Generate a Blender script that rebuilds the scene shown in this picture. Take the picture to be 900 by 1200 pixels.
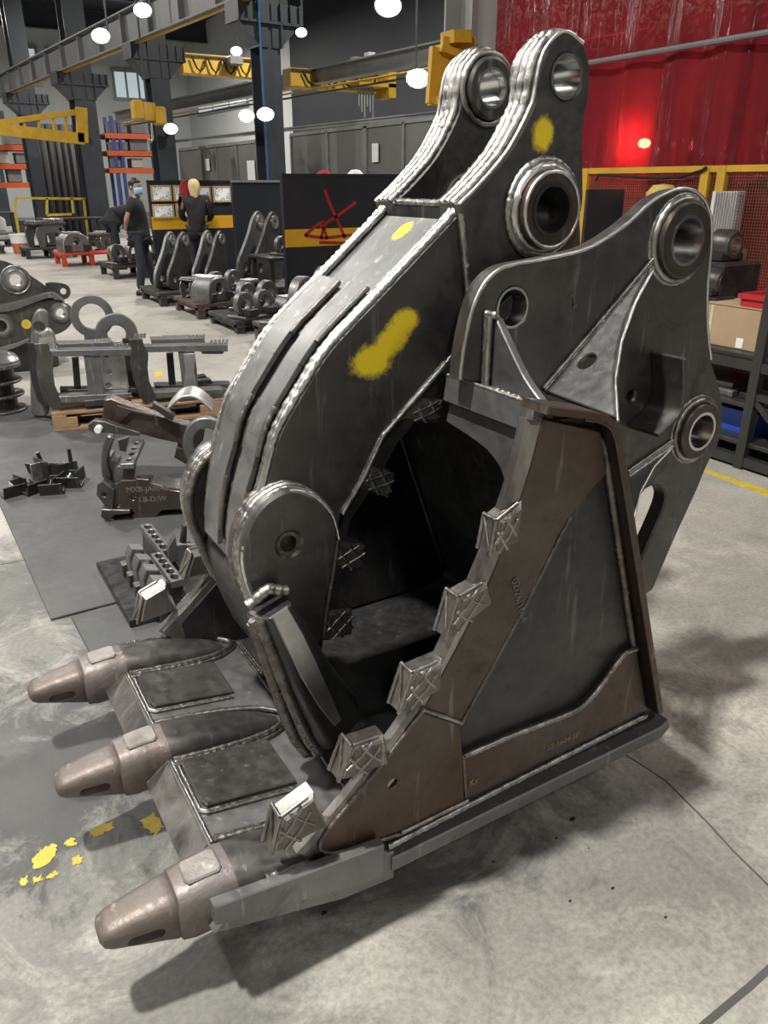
import bpy, bmesh, math, random
import numpy as np
from mathutils import Vector, Matrix, geometry
random.seed(7)
for o in list(bpy.data.objects): bpy.data.objects.remove(o)
scene = bpy.context.scene
COL = scene.collection
# ------------------------------------------------------------ camera, world, light
F, CAMH, PITCH, YAW = 900.0, 1.68, math.atan(385/900.0), math.radians(31)
cam_d = bpy.data.cameras.new('camera'); cam = bpy.data.objects.new('camera', cam_d); COL.objects.link(cam)
cam_d.sensor_fit = 'HORIZONTAL'; cam_d.sensor_width = 36; cam_d.lens = 36.0*F/900
cam_d.clip_start = .05; cam_d.clip_end = 300
cam.location = (0, 0, CAMH); cam.rotation_euler = (math.pi/2-PITCH, 0, -YAW)
scene.camera = cam
vs = scene.view_settings
vs.view_transform = 'Standard'; vs.look = 'None'; vs.gamma = 1; vs.use_curve_mapping = False
vs.exposure = 0.0
wd = bpy.data.worlds.new('world'); scene.world = wd; wd.use_nodes = True
bgn = wd.node_tree.nodes['Background']; bgn.inputs[0].default_value = (.80, .90, 1, 1); bgn.inputs[1].default_value = .05

def area(name, loc, size, power, color=(1, .96, .9), target=None, sy=None):
    d = bpy.data.lights.new(name, 'AREA'); d.shape = 'RECTANGLE'; d.size = size; d.size_y = sy or size
    d.energy = power; d.color = color
    o = bpy.data.objects.new(name, d); COL.objects.link(o); o.location = loc
    if target is not None:
        o.rotation_euler = (Vector(target)-Vector(loc)).to_track_quat('-Z', 'Y').to_euler()
    return o
# high-bay lamps of the hall (rows along the bay under the roof; the nearest hangs almost over the bucket)
HB = [(-1.3, 1.9), (8.2, 3.6), (-1.3, -5.), (8.2, -4.), (-8., 2.), (-8., 10.), (-1.3, 10.5), (8.6, 11.5), (-1.3, 18.5), (10.5, 21.), (-1.3, 27.), (8.2, 27.5), (10.8, 37.), (2.5, 37.)]
for i, (x, y) in enumerate(HB):
    area('high_bay_light', (x, y, 7.55), .36, (1040, 110)[i] if i < 2 else 300 if i < 4 else 220 if i < 6 else 600)

# ------------------------------------------------------------ projection helpers (hall axes: X across, Y along the bay)
_fw = np.array([math.sin(YAW)*math.cos(PITCH), math.cos(YAW)*math.cos(PITCH), -math.sin(PITCH)])
_rt = np.array([math.cos(YAW), -math.sin(YAW), 0.]); _up = np.cross(_rt, _fw); _C = np.array([0, 0, CAMH])
def on(x, y, ax, val):
    d = _fw+_rt*(x-450)/F-_up*(y-600)/F
    return _C+d*((val-_C[ax])/d[ax])
def gp(x, y, z=0.):
    p = on(x, y, 2, z); return (float(p[0]), float(p[1]))
def py(x, y, Y):              # point at bay distance Y
    p = on(x, y, 1, Y); return (float(p[0]), float(p[1]), float(p[2]))
def px(x, y, X):
    p = on(x, y, 0, X); return (float(p[0]), float(p[1]), float(p[2]))
def uz(pts, w):               # side elevation (u,z) of outline points lying on the plate plane Y=w
    out = []
    for q in pts:
        r = on(q[0], q[1], 1, w); out.append((float(r[0]), float(r[2]))+tuple(q[2:]))
    return out

# ------------------------------------------------------------ materials
def newmat(name):
    m = bpy.data.materials.new(name); m.use_nodes = True
    nt = m.node_tree; return m, nt, nt.nodes['Principled BSDF']
def noise(nt, scale, detail=4, rough=.6, stretch=None, dist=0.):
    tc = nt.nodes.new('ShaderNodeTexCoord'); n = nt.nodes.new('ShaderNodeTexNoise')
    n.inputs['Scale'].default_value = scale; n.inputs['Detail'].default_value = detail; n.inputs['Roughness'].default_value = rough
    n.inputs['Distortion'].default_value = dist
    if stretch:
        mp = nt.nodes.new('ShaderNodeMapping'); mp.inputs['Scale'].default_value = stretch
        nt.links.new(tc.outputs['Object'], mp.inputs[0]); nt.links.new(mp.outputs[0], n.inputs[0])
    else: nt.links.new(tc.outputs['Object'], n.inputs[0])
    return n
def ramp(nt, src, stops):
    r = nt.nodes.new('ShaderNodeValToRGB'); nt.links.new(src, r.inputs[0])
    e = r.color_ramp.elements
    while len(e) < len(stops): e.new(.5)
    for i, (p, c) in enumerate(stops):
        e[i].position = p; e[i].color = (c[0], c[1], c[2], 1) if not isinstance(c, (int, float)) else (c, c, c, 1)
    return r
def mixc(nt, fac, a, b, blend='MIX'):
    m = nt.nodes.new('ShaderNodeMix'); m.data_type = 'RGBA'; m.blend_type = blend
    for k, v in ((0, fac), (6, a), (7, b)):
        if isinstance(v, (int, float)): m.inputs[k].default_value = v
        elif isinstance(v, tuple): m.inputs[k].default_value = (v[0], v[1], v[2], 1)
        else: nt.links.new(v, m.inputs[k])
    return m.outputs[2]
def bump(nt, bs, src, strength, dist=.01):
    b = nt.nodes.new('ShaderNodeBump'); b.inputs['Strength'].default_value = strength; b.inputs['Distance'].default_value = dist
    nt.links.new(src, b.inputs['Height']); nt.links.new(b.outputs[0], bs.inputs['Normal'])
def steel(name, c0, c1, metal=.75, r0=.32, r1=.6, scale=3.5, scratch=True, tint=None, stretch=None, bmp=.15):
    m, nt, bs = newmat(name)
    n1 = noise(nt, scale, 6, .62, stretch, .4); n2 = noise(nt, scale*9, 4, .6)
    base = ramp(nt, n1.outputs[0], [(.3, c0), (.7, c1)]).outputs[0]
    if tint:
        n3 = noise(nt, scale*.6, 3, .5); f = ramp(nt, n3.outputs[0], [(.45, 0), (.68, 1)]).outputs[0]
        base = mixc(nt, f, base, tint)
    if scratch:
        n4 = noise(nt, 30, 3, .6, (1, 1, .10), .3); f = ramp(nt, n4.outputs[0], [(.62, 0), (.72, .5)]).outputs[0]
        base = mixc(nt, f, base, tuple(min(1, v*2.2) for v in c1))
        n5 = noise(nt, 5, 7, .72, None, 1.2); f = ramp(nt, n5.outputs[0], [(.56, 0), (.66, .55)]).outputs[0]
        base = mixc(nt, f, base, tuple(v*.62 for v in c0))
    nt.links.new(base, bs.inputs['Base Color'])
    bs.inputs['Metallic'].default_value = metal
    rr = ramp(nt, n2.outputs[0], [(.3, r0), (.7, r1)]); nt.links.new(rr.outputs[0], bs.inputs['Roughness'])
    if bmp: bump(nt, bs, n2.outputs[0], bmp, .004)
    return m
def plain(name, c, rough=.5, metal=0., var=.15, scale=6., emit=None, estr=0, alpha=None):
    m, nt, bs = newmat(name)
    n = noise(nt, scale, 5, .6)
    r = ramp(nt, n.outputs[0], [(.25, tuple(v*(1-var) for v in c)), (.75, tuple(min(1, v*(1+var)) for v in c))])
    nt.links.new(r.outputs[0], bs.inputs['Base Color'])
    bs.inputs['Roughness'].default_value = rough; bs.inputs['Metallic'].default_value = metal
    if emit: bs.inputs['Emission Color'].default_value = (*emit, 1); bs.inputs['Emission Strength'].default_value = estr
    if alpha is not None: bs.inputs['Alpha'].default_value = alpha
    return m
M = {}
M['scale'] = steel('mill_scale_steel', (.078, .074, .072), (.15, .143, .137), .8, .30, .56, 3.2)
M['scale_dark'] = steel('dark_mill_scale_steel', (.036, .036, .038), (.085, .083, .083), .75, .28, .56, 3)
M['brown'] = steel('browned_steel', (.072, .062, .054), (.135, .117, .102), .8, .30, .55, 4, tint=(.10, .064, .044))
M['plate_grey'] = steel('grey_rolled_plate', (.165, .166, .166), (.255, .255, .253), .8, .38, .6, 2.5)
M['ground'] = steel('ground_bright_steel', (.45, .45, .44), (.82, .81, .79), 1., .34, .44, 7, False, bmp=0)
M['machined'] = steel('machined_bore_steel', (.62, .62, .61), (.78, .78, .77), 1., .14, .26, 20, False, bmp=.05)
M['weld'] = steel('weld_metal', (.16, .155, .15), (.55, .54, .52), 1., .28, .44, 22, False, bmp=.4)
M['weld_dark'] = steel('dark_weld_metal', (.09, .083, .076), (.24, .22, .20), .9, .3, .5, 26, False, bmp=.5)
M['hard'] = steel('hard_facing_block', (.11, .10, .087), (.24, .22, .195), .85, .3, .5, 12)
M['cast'] = steel('brown_cast_steel', (.115, .102, .097), (.22, .20, .19), .45, .40, .62, 7, tint=(.15, .115, .092), bmp=.5)
M['cast_grey'] = steel('grey_cast_pad', (.20, .185, .17), (.31, .29, .27), .5, .42, .6, 9, bmp=.5)
M['weld_grey'] = steel('dressed_weld', (.20, .195, .19), (.42, .41, .40), 1., .24, .45, 14, False, bmp=.35)
M['smear'] = steel('smeared_bright_steel', (.13, .122, .112), (.50, .48, .455), 1., .36, .46, 9, False, stretch=(1, 1, .3), bmp=.04)
M['plate_mid'] = steel('mid_grey_plate', (.12, .121, .121), (.205, .205, .203), .8, .32, .52, 4)
M['black'] = plain('black_void', (.006, .006, .007), .8)

def painted(name, base, blobs, colr):
    """steel with sprayed paint marks: blobs = (x, y, z, rx, rz, angle) soft spray patches on the plate"""
    m = M[base].copy(); m.name = name; nt = m.node_tree; bs = nt.nodes['Principled BSDF']
    tc = nt.nodes.new('ShaderNodeTexCoord'); total = None
    nz = noise(nt, 60, 5, .8); nl = noise(nt, 9, 3, .6)
    for (cx, cy, cz, rx, rz, ang) in blobs:
        mp = nt.nodes.new('ShaderNodeMapping'); mp.vector_type = 'TEXTURE'
        mp.inputs['Location'].default_value = (cx, cy, cz); mp.inputs['Rotation'].default_value = (0, ang, 0)
        mp.inputs['Scale'].default_value = (rx, .5, rz); nt.links.new(tc.outputs['Object'], mp.inputs[0])
        ln = nt.nodes.new('ShaderNodeVectorMath'); ln.operation = 'LENGTH'; nt.links.new(mp.outputs[0], ln.inputs[0])
        a = nt.nodes.new('ShaderNodeMath'); a.operation = 'MULTIPLY_ADD'; a.inputs[1].default_value = .9
        nt.links.new(nz.outputs[0], a.inputs[0]); nt.links.new(ln.outputs['Value'], a.inputs[2])
        a2 = nt.nodes.new('ShaderNodeMath'); a2.operation = 'MULTIPLY_ADD'; a2.inputs[1].default_value = .8
        nt.links.new(nl.outputs[0], a2.inputs[0]); nt.links.new(a.outputs[0], a2.inputs[2])
        f = ramp(nt, a2.outputs[0], [(0, 1), (1, 0)]); 
        mr = nt.nodes.new('ShaderNodeMapRange'); mr.inputs[1].default_value = 1.95; mr.inputs[2].default_value = 1.55
        nt.links.new(a2.outputs[0], mr.inputs[0])
        if total is None: total = mr.outputs[0]
        else:
            mx = nt.nodes.new('ShaderNodeMath'); mx.operation = 'MAXIMUM'; nt.links.new(total, mx.inputs[0]); nt.links.new(mr.outputs[0], mx.inputs[1]); total = mx.outputs[0]
    src = bs.inputs['Base Color'].links[0].from_socket
    nt.links.new(mixc(nt, total, src, colr), bs.inputs['Base Color'])
    iv = nt.nodes.new('ShaderNodeMath'); iv.operation = 'MULTIPLY_ADD'; iv.inputs[1].default_value = -.75; iv.inputs[2].default_value = .78
    nt.links.new(total, iv.inputs[0]); nt.links.new(iv.outputs[0], bs.inputs['Metallic'])
    return m

# ------------------------------------------------------------ object helpers
def link(name, verts, faces, mat, parent=None, smooth=35):
    me = bpy.data.meshes.new(name); me.from_pydata([tuple(v) for v in verts], [], faces); me.validate(); me.update()
    bm = bmesh.new(); bm.from_mesh(me); bmesh.ops.recalc_face_normals(bm, faces=bm.faces); bm.to_mesh(me); bm.free()
    if smooth:
        for p in me.polygons: p.use_smooth = True
        me.set_sharp_from_angle(angle=math.radians(smooth))
    me.materials.append(mat if not isinstance(mat, str) else M[mat])
    o = bpy.data.objects.new(name, me); COL.objects.link(o)
    if parent is not None: o.parent = parent
    return o
def shift_origin(o, loc):
    """move the object's origin without moving its geometry"""
    loc = Vector(loc); o.data.transform(Matrix.Translation(-loc)); o.location = loc; return o
def thing(name, label, cat, loc=(0, 0, 0), group=None, rz=0.):
    o = bpy.data.objects.new(name, None); COL.objects.link(o); o.empty_display_size = .1
    o.location = loc; o.rotation_euler = (0, 0, rz); tag(o, label, cat, group); return o
def tag(o, label, cat, group=None, kind=None):
    if label: o['label'] = label
    if cat: o['category'] = cat
    if group: o['group'] = group
    if kind: o['kind'] = kind
    return o
def struct(o): o['kind'] = 'structure'; return o
def copy_tree(o, parent=None):
    c = o.copy(); COL.objects.link(c)
    c.parent = parent
    for ch in o.children: copy_tree(ch, c)
    return c
class MB:
    """collects shapes into one mesh"""
    def __init__(s): s.v = []; s.f = []
    def add(s, v, f):
        n = len(s.v); s.v += [tuple(q) for q in v]; s.f += [tuple(i+n for i in q) for q in f]; return s
    def box(s, x0, x1, y0, y1, z0, z1, b=0.):
        if b <= 0:
            v = [(x, y, z) for x in (x0, x1) for y in (y0, y1) for z in (z0, z1)]
            return s.add(v, [(0, 1, 3, 2), (4, 6, 7, 5), (0, 4, 5, 1), (2, 3, 7, 6), (0, 2, 6, 4), (1, 5, 7, 3)])
        pr = [(x0, y0), (x1, y0), (x1, y1), (x0, y1)]
        def ins(d): return [(x0+d, y0+d), (x1-d, y0+d), (x1-d, y1-d), (x0+d, y1-d)]
        L = [[(*p, z0) for p in ins(b)], [(*p, z0+b) for p in pr], [(*p, z1-b) for p in pr], [(*p, z1) for p in ins(b)]]
        return s.loft(L)
    def loft(s, loops, cap=True, close=True):
        n = len(loops[0]); v = [q for l in loops for q in l]; f = []
        for i in range(len(loops)-1):
            for j in range(n if close else n-1):
                k = (j+1) % n; f.append((i*n+j, i*n+k, (i+1)*n+k, (i+1)*n+j))
        if cap: f.append(tuple(range(n-1, -1, -1))); f.append(tuple((len(loops)-1)*n+j for j in range(n)))
        return s.add(v, f)
    def ring_loft(s, loops):
        n = len(loops[0]); m = len(loops); v = [q for l in loops for q in l]; f = []
        for i in range(m):
            for j in range(n):
                k = (j+1) % n; i2 = (i+1) % m; f.append((i*n+j, i*n+k, i2*n+k, i2*n+j))
        return s.add(v, f)
    def tube(s, pts, r, n=8, cap=True):
        return s.loft(tube_loops(pts, r, n), cap)
    def bar(s, a, b, wx, wz, up=(0, 0, 1)):
        a = Vector(a); b = Vector(b); d = (b-a).normalized(); u = Vector(up)
        if abs(d.dot(u)) > .98: u = Vector((0, 1, 0))
        sd = d.cross(u).normalized(); u2 = sd.cross(d)
        c = [sd*wx/2*i+u2*wz/2*j for i, j in ((-1, -1), (1, -1), (1, 1), (-1, 1))]
        return s.loft([[a+q for q in c], [b+q for q in c]])
    def build(s, name, mat, parent=None, smooth=35): return link(name, s.v, s.f, mat, parent, smooth)
def tube_loops(pts, r, n=8):
    P = [Vector(p) for p in pts]; R = r if isinstance(r, (list, tuple)) else [r]*len(P); L = []
    prev = None
    for i, p in enumerate(P):
        t = (P[min(i+1, len(P)-1)]-P[max(i-1, 0)])
        t = t.normalized() if t.length > 1e-9 else Vector((0, 0, 1))
        if prev is None: a = t.orthogonal().normalized()
        else:
            a = (prev-t*prev.dot(t))
            a = a.normalized() if a.length > 1e-6 else t.orthogonal().normalized()
        prev = a; b = t.cross(a)
        L.append([p+(a*math.cos(2*math.pi*k/n)+b*math.sin(2*math.pi*k/n))*R[i] for k in range(n)])
    return L
def sm(pts, n=6, closed=True):
    """smooth outline through points; a point with a third element 'c' is a hard corner"""
    N = len(pts); out = []
    segs = N if closed else N-1
    def P(i): return Vector(pts[i % N][:2]) if closed else Vector(pts[max(0, min(N-1, i))][:2])
    def cor(i):
        if not closed and (i <= 0 or i >= N-1): return True
        return len(pts[i % N]) > 2
    for i in range(segs):
        a, b = P(i), P(i+1)
        if cor(i) and cor(i+1): out.append(tuple(a)); continue
        ta = (b-a)*.5 if cor(i) else (b-P(i-1))*.5
        tb = (b-a)*.5 if cor(i+1) else (P(i+2)-a)*.5
        L = (b-a).length
        for t_ in (ta, tb):
            if t_.length > L: t_ *= L/t_.length
        for k in range(n):
            t = k/n; h1 = 2*t**3-3*t**2+1; h2 = t**3-2*t**2+t; h3 = -2*t**3+3*t**2; h4 = t**3-t**2
            out.append(tuple(a*h1+ta*h2+b*h3+tb*h4))
    if not closed: out.append(tuple(P(N-1)))
    return out
def circle(cx, cz, r, n=32, rz=None):
    return [(cx+r*math.cos(2*math.pi*k/n), cz+(rz or r)*math.sin(2*math.pi*k/n)) for k in range(n)]
def sarea(p): return sum(p[i-1][0]*p[i][1]-p[i][0]*p[i-1][1] for i in range(len(p)))/2
def offs(p, d):
    """offset a closed outline inwards by d (mitred)"""
    if sarea(p) < 0: d = -d
    n = len(p); out = []
    for i in range(n):
        a = Vector(p[i-1]); b = Vector(p[i]); c = Vector(p[(i+1) % n])
        e1 = (b-a); e2 = (c-b)
        if e1.length < 1e-9 or e2.length < 1e-9: out.append(tuple(b)); continue
        e1.normalize(); e2.normalize()
        n1 = Vector((-e1.y, e1.x)); n2 = Vector((-e2.y, e2.x)); m = n1+n2
        if m.length < .2: m = n1
        m.normalize(); k = max(.45, m.dot(n1)); out.append(tuple(b+m*(d/k)))
    return out
def plate_mb(mb, outline, a, b, holes=(), ch=.004, frame=None):
    """extruded plate with chamfered edges; outline in 2D, thickness a..b; frame maps (x2d, y2d, t) to 3D (default X,Z and Y=t)"""
    fr = frame or (lambda x, y, t: (x, t, y))
    loops = [outline]+list(holes)
    ins = [offs(outline, ch)]+[offs(h, -ch) for h in holes] if ch > 0 else loops
    if b < a: a, b = b, a
    flat = [q for l in ins for q in l]
    tri = geometry.tessellate_polygon([[Vector((q[0], q[1], 0)) for q in l] for l in ins])
    n = len(flat); full = [q for l in loops for q in l]
    v = []; f = []
    for pts, t in ((flat, a), (full, a+ch), (full, b-ch), (flat, b)): v += [fr(q[0], q[1], t) for q in pts]
    f += [tuple(t) for t in tri]; f += [tuple(3*n+i for i in reversed(t)) for t in tri]
    s0 = 0
    for l in loops:
        m = len(l)
        for i in range(m):
            j = (i+1) % m
            for k in range(3):
                f.append((k*n+s0+i, k*n+s0+j, (k+1)*n+s0+j, (k+1)*n+s0+i))
        s0 += m
    return mb.add(v, f)
def plate(name, outline, a, b, mat, parent=None, holes=(), ch=.004, frame=None, smooth=35):
    mb = MB(); plate_mb(mb, outline, a, b, holes, ch, frame); return mb.build(name, mat, parent, smooth)
def lathe_y(name, prof, c, mat, parent=None, n=40, mb=None):
    """closed profile (r, y) turned about a Y-parallel axis through (x, z)"""
    q = mb or MB()
    q.ring_loft([[(c[0]+r*math.cos(2*math.pi*k/n), y, c[1]+r*math.sin(2*math.pi*k/n)) for r, y in prof] for k in range(n)])
    return q.build(name, mat, parent) if mb is None else q
def lathe_z(prof, c, n=24, mb=None):
    """open profile (r, z) about a vertical axis"""
    q = mb or MB()
    q.loft([[(c[0]+max(r, 1e-4)*math.cos(2*math.pi*k/n), c[1]+max(r, 1e-4)*math.sin(2*math.pi*k/n), c[2]+z) for k in range(n)] for r, z in prof]); return q
def resample(pts, step):
    P = [Vector(p) for p in pts]; out = [P[0]]
    for a, b in zip(P, P[1:]):
        n = max(1, int((b-a).length/step))
        out += [a+(b-a)*(k/n) for k in range(1, n+1)]
    return out
def weld(name, pts, r, parent, mat='weld', step=.006, jit=.13, n=7):
    P = resample(pts, step); rr = []
    for i, p in enumerate(P):
        rr.append(r*(1+jit*math.sin(i*1.9)*.6+random.uniform(-jit, jit)*.6))
    P = [p+Vector((random.uniform(-1, 1), random.uniform(-1, 1), random.uniform(-1, 1)))*r*.08 for p in P]
    return MB().tube(P, rr, n).build(name, mat, parent, 60)
# ------------------------------------------------------------ the bucket
WC = 1.775
def mir(w): return 2*WC-w
bucket = thing('excavator_bucket', 'large bare-steel excavator bucket with three brown teeth and toothed side edges', 'bucket', (1.0, WC, 0))
def bk(o):
    o.parent = bucket; o.matrix_parent_inverse = Matrix.Translation((-1.0, -WC, 0)); return o
def both(fn):
    for s in (0, 1): fn((lambda w: w) if s == 0 else mir)
WS = 1.222
side_px = [(610, 590, 'c'), (565, 695), (500, 825), (378, 978, 'c'), (383, 1000, 'c'), (455, 1001, 'c'), (764, 848, 'c'), (769, 838, 'c'), (717, 506), (640, 490, 'c'), (622, 545)]
side_uz = sm(uz(side_px, WS), 5)
both(lambda m: bk(plate('side_plate', side_uz, m(WS), m(1.25), M['scale_dark'])))
bar_px = [(636, 490, 'c'), (705, 505, 'c'), (711, 556, 'c'), (668, 606), (630, 680), (580, 775), (540, 846, 'c'), (496, 832, 'c'), (565, 700), (600, 612), (620, 552)]
bar_uz = sm(uz(bar_px, 1.2), 5)
both(lambda m: bk(plate('side_cutter_bar', bar_uz, m(1.2), m(1.224), M['brown'])))
low_px = [(496, 834, 'c'), (540, 849, 'c'), (543, 884, 'c'), (545, 938, 'c'), (470, 975, 'c'), (390, 999), (374, 993), (380, 976)]
low_uz = sm(uz(low_px, 1.2), 5)
both(lambda m: bk(plate('lower_cutter_plate', low_uz, m(1.2), m(1.224), M['brown'], holes=[circle(*uz([(461, 919)], 1.2)[0], .013, 14)])))
wear_px = [(544, 886, 'c'), (600, 862), (640, 847), (672, 834), (690, 820), (705, 802), (718, 783), (733, 765), (746, 760, 'c'), (759, 833, 'c'), (547, 937, 'c')]
wear_uz = sm(uz(wear_px, 1.205), 4)
both(lambda m: bk(plate('corner_wear_plate', wear_uz, m(1.205), m(1.224), M['brown'])))
# shell: floor, back and rear parts between the side plates
shell_line = [(.70, .145), (1.0, .125), (1.4, .125), (1.60, .135), (1.685, .165), (1.70, .23), (1.50, .77), (1.385, 1.09), (1.33, 1.155), (1.25, 1.18)]
def band(line, t):
    P = [Vector(p) for p in line]; L = []; R = []
    for i, p in enumerate(P):
        d = (P[min(i+1, len(P)-1)]-P[max(i-1, 0)]).normalized(); nn = Vector((-d.y, d.x)); L.append(tuple(p)); R.append(tuple(p+nn*t))
    return L+R[::-1]
sl = sm([(*p,) for p in shell_line], 5, False)
bk(plate('shell_plate', band(sl, .025), 1.25, mir(1.25), M['scale_dark'], ch=0))
fl_px = [(640, 486, 'c'), (694, 493), (712, 499), (721, 515), (735, 598, 'c'), (772, 838, 'c')]
fl = sm([(a[0], a[1]) + tuple(a[2:]) for a in uz(fl_px, 1.175)], 5, False)
both(lambda m: bk(plate('edge_flange', band(fl, .02), m(1.172), m(1.262), M['brown'], ch=.003)))
both(lambda m: bk(plate('bottom_skid_strip', [(.735, .118), (1.70, .118), (1.735, .145), (1.722, .178), (1.69, .163), (.735, .163)], m(1.182), m(1.25), M['plate_grey'], ch=.004)))
# runner bars underneath the floor, on which the bucket stands
for w in (1.52, WC, mir(1.52)): bk(MB().box(.85, 1.55, w-.05, w+.05, 0, .125, .008).build('runner_bar', 'scale_dark'))
# lip plate with bevelled front, slight upward tilt
LA = math.atan2(.10, .44)
def lipz(u): return .235-(u-.35)*.155      # top surface
lip_prof = [(.285, .188), (.345, .236), (.745, lipz(.745)), (.745, .085), (.60, .10)]
bk(plate('lip_plate', lip_prof, 1.19, mir(1.217), M['plate_grey'], ch=.003))
end_px = [(251, 1064, 'c'), (253, 1086, 'c'), (451, 1028, 'c'), (451, 990, 'c')]
bk(plate('lip_end_plate', [p[:2] for p in uz(end_px, 1.165)], 1.165, 1.195, M['plate_grey'], ch=.003))
for y0, y1 in ((1.97, 2.16), (1.505, 1.705)):
    mb = MB(); d = .014
    outl = sm([(.385, y0, ), (.385, y1), (.61, y1, 'c'), (.625, y0, 'c')], 6) if 0 else [(.375, y0+.02), (.385, y0), (.63, y0), (.63, y1), (.39, y1), (.375, y1-.02)]
    plate_mb(mb, outl, 0, d, ch=.004, frame=lambda x, y, t: (x, y, lipz(x)+t))
    pd = bk(mb.build('lip_wear_pad', 'scale'))
    for k in range(2): weld('weld_bead', [(.368-.009*k, y1, lipz(.37)+.003), (.366-.009*k, y0-.002, lipz(.37)+.003), (.38, y0-.012-.008*k, lipz(.38)+.003), (.62, y0-.012-.008*k, lipz(.62)+.002)], .006, pd, 'weld_grey' if k == 0 else 'weld_dark')
for ya, yb in ((1.385, 1.715), (1.885, 2.205)):
    mb = MB(); plate_mb(mb, [(0, ya), (.0765, ya), (.0765, yb), (0, yb)], 0, .004, ch=.001, frame=lambda a, y, t: (.285+a*.784-t*.62, y, .188+a*.627+t*.78)); bk(mb.build('worn_bevel', 'smear'))
    bk(weld('weld_bead', [(.356, ya, lipz(.356)+.002), (.356, yb, lipz(.356)+.002)], .006, None, 'weld_grey'))
# teeth
def superloop(cx, cy, cz, hw, hh, n=20, e=3.2, tilt=0.):
    L = []
    for k in range(n):
        a = 2*math.pi*(k+.5)/n; c, s = math.cos(a), math.sin(a)
        L.append((cx+tilt*math.copysign(abs(s)**(2/e), s)*hh, cy+math.copysign(abs(c)**(2/e), c)*hw, cz+math.copysign(abs(s)**(2/e), s)*hh))
    return L
def tooth_meshes():
    tip = MB().loft([superloop(*a) for a in ((.068, 0, .222, .022, .010), (.075, 0, .222, .036, .022), (.09, 0, .221, .042, .030), (.15, 0, .216, .050, .046), (.21, 0, .210, .058, .060), (.225, 0, .208, .060, .063), (.234, 0, .208, .055, .058))]).build('tooth_tip', 'cast')
    cut = MB().loft([[(x, y, z) for x, z in [(.158+.03*math.cos(t)*(.55)+(.022 if math.cos(t) > 0 else -.022), .205+.013*math.sin(t)+(.0) ) for t in [2*math.pi*(k+.5)/20 for k in range(20)]]] for y in (-.2, .2)]).build('cutter', 'cast')
    md = tip.modifiers.new('b', 'BOOLEAN'); md.operation = 'DIFFERENCE'; md.object = cut; md.solver = 'EXACT'
    bpy.context.view_layer.update(); dg = bpy.context.evaluated_depsgraph_get()
    me = bpy.data.meshes.new_from_object(tip.evaluated_get(dg)); me.name = 'tooth_tip'
    for p in me.polygons: p.use_smooth = True
    me.set_sharp_from_angle(angle=math.radians(40))
    bpy.data.objects.remove(tip); bpy.data.objects.remove(cut); return me
tip_me = tooth_meshes()
for w in (1.292, 1.797, 2.265):
    prof = [(.226, .207, .060, .062), (.232, .207, .068, .072), (.26, .205, .071, .077), (.30, .208, .074, .078), (.36, .215, .077, .068), (.44, .217, .076, .055), (.52, .207, .070, .047), (.60, .192, .058, .038), (.66, .182, .043, .028), (.70, .172, .02, .016)]
    ad = bk(MB().loft([superloop(u, w, z, hw, hh, 22, 2.7) for u, z, hw, hh in prof[:5]]).build('tooth_adapter', 'cast', None, 50))
    MB().loft([superloop(u, w, z, hw, hh, 22, 2.7) for u, z, hw, hh in [(.335, .211, .074, .070)]+prof[4:]]).build('adapter_tail', 'scale', ad, 50)
    t = bpy.data.objects.new('tooth_tip', tip_me); COL.objects.link(t); t.location = (0, w, 0); t.parent = ad
    pad = MB(); plate_mb(pad, [(.262, -.034), (.33, -.036), (.34, -.025), (.34, .025), (.33, .036), (.262, .034), (.255, .022), (.255, -.022)], 0, .012, ch=.004, frame=lambda x, y, t: (x, w+y, .275+(x-.26)*.03+t))
    pad.build('lock_pad', 'cast_grey', ad)
    # stepped weld skirt where the adapter meets the lip
    for k in range(3):
        g = .008*k+.006
        pts = [(.36, -.085-g), (.50, -.080-g), (.60, -.068-g), (.68, -.045-g*.8), (.72+g, 0), (.68, .045+g*.8), (.60, .068+g), (.50, .080+g), (.36, .085+g)]
        pts = sm(pts, 5, False)
        pts = [(x, w+y, lipz(x)+.012-.004*k) for x, y in pts if 1.17 < w+y < mir(1.17)]
        if len(pts) > 3: weld('weld_bead', pts, .008, ad, 'weld_dark' if k != 1 else 'weld_grey')
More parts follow.
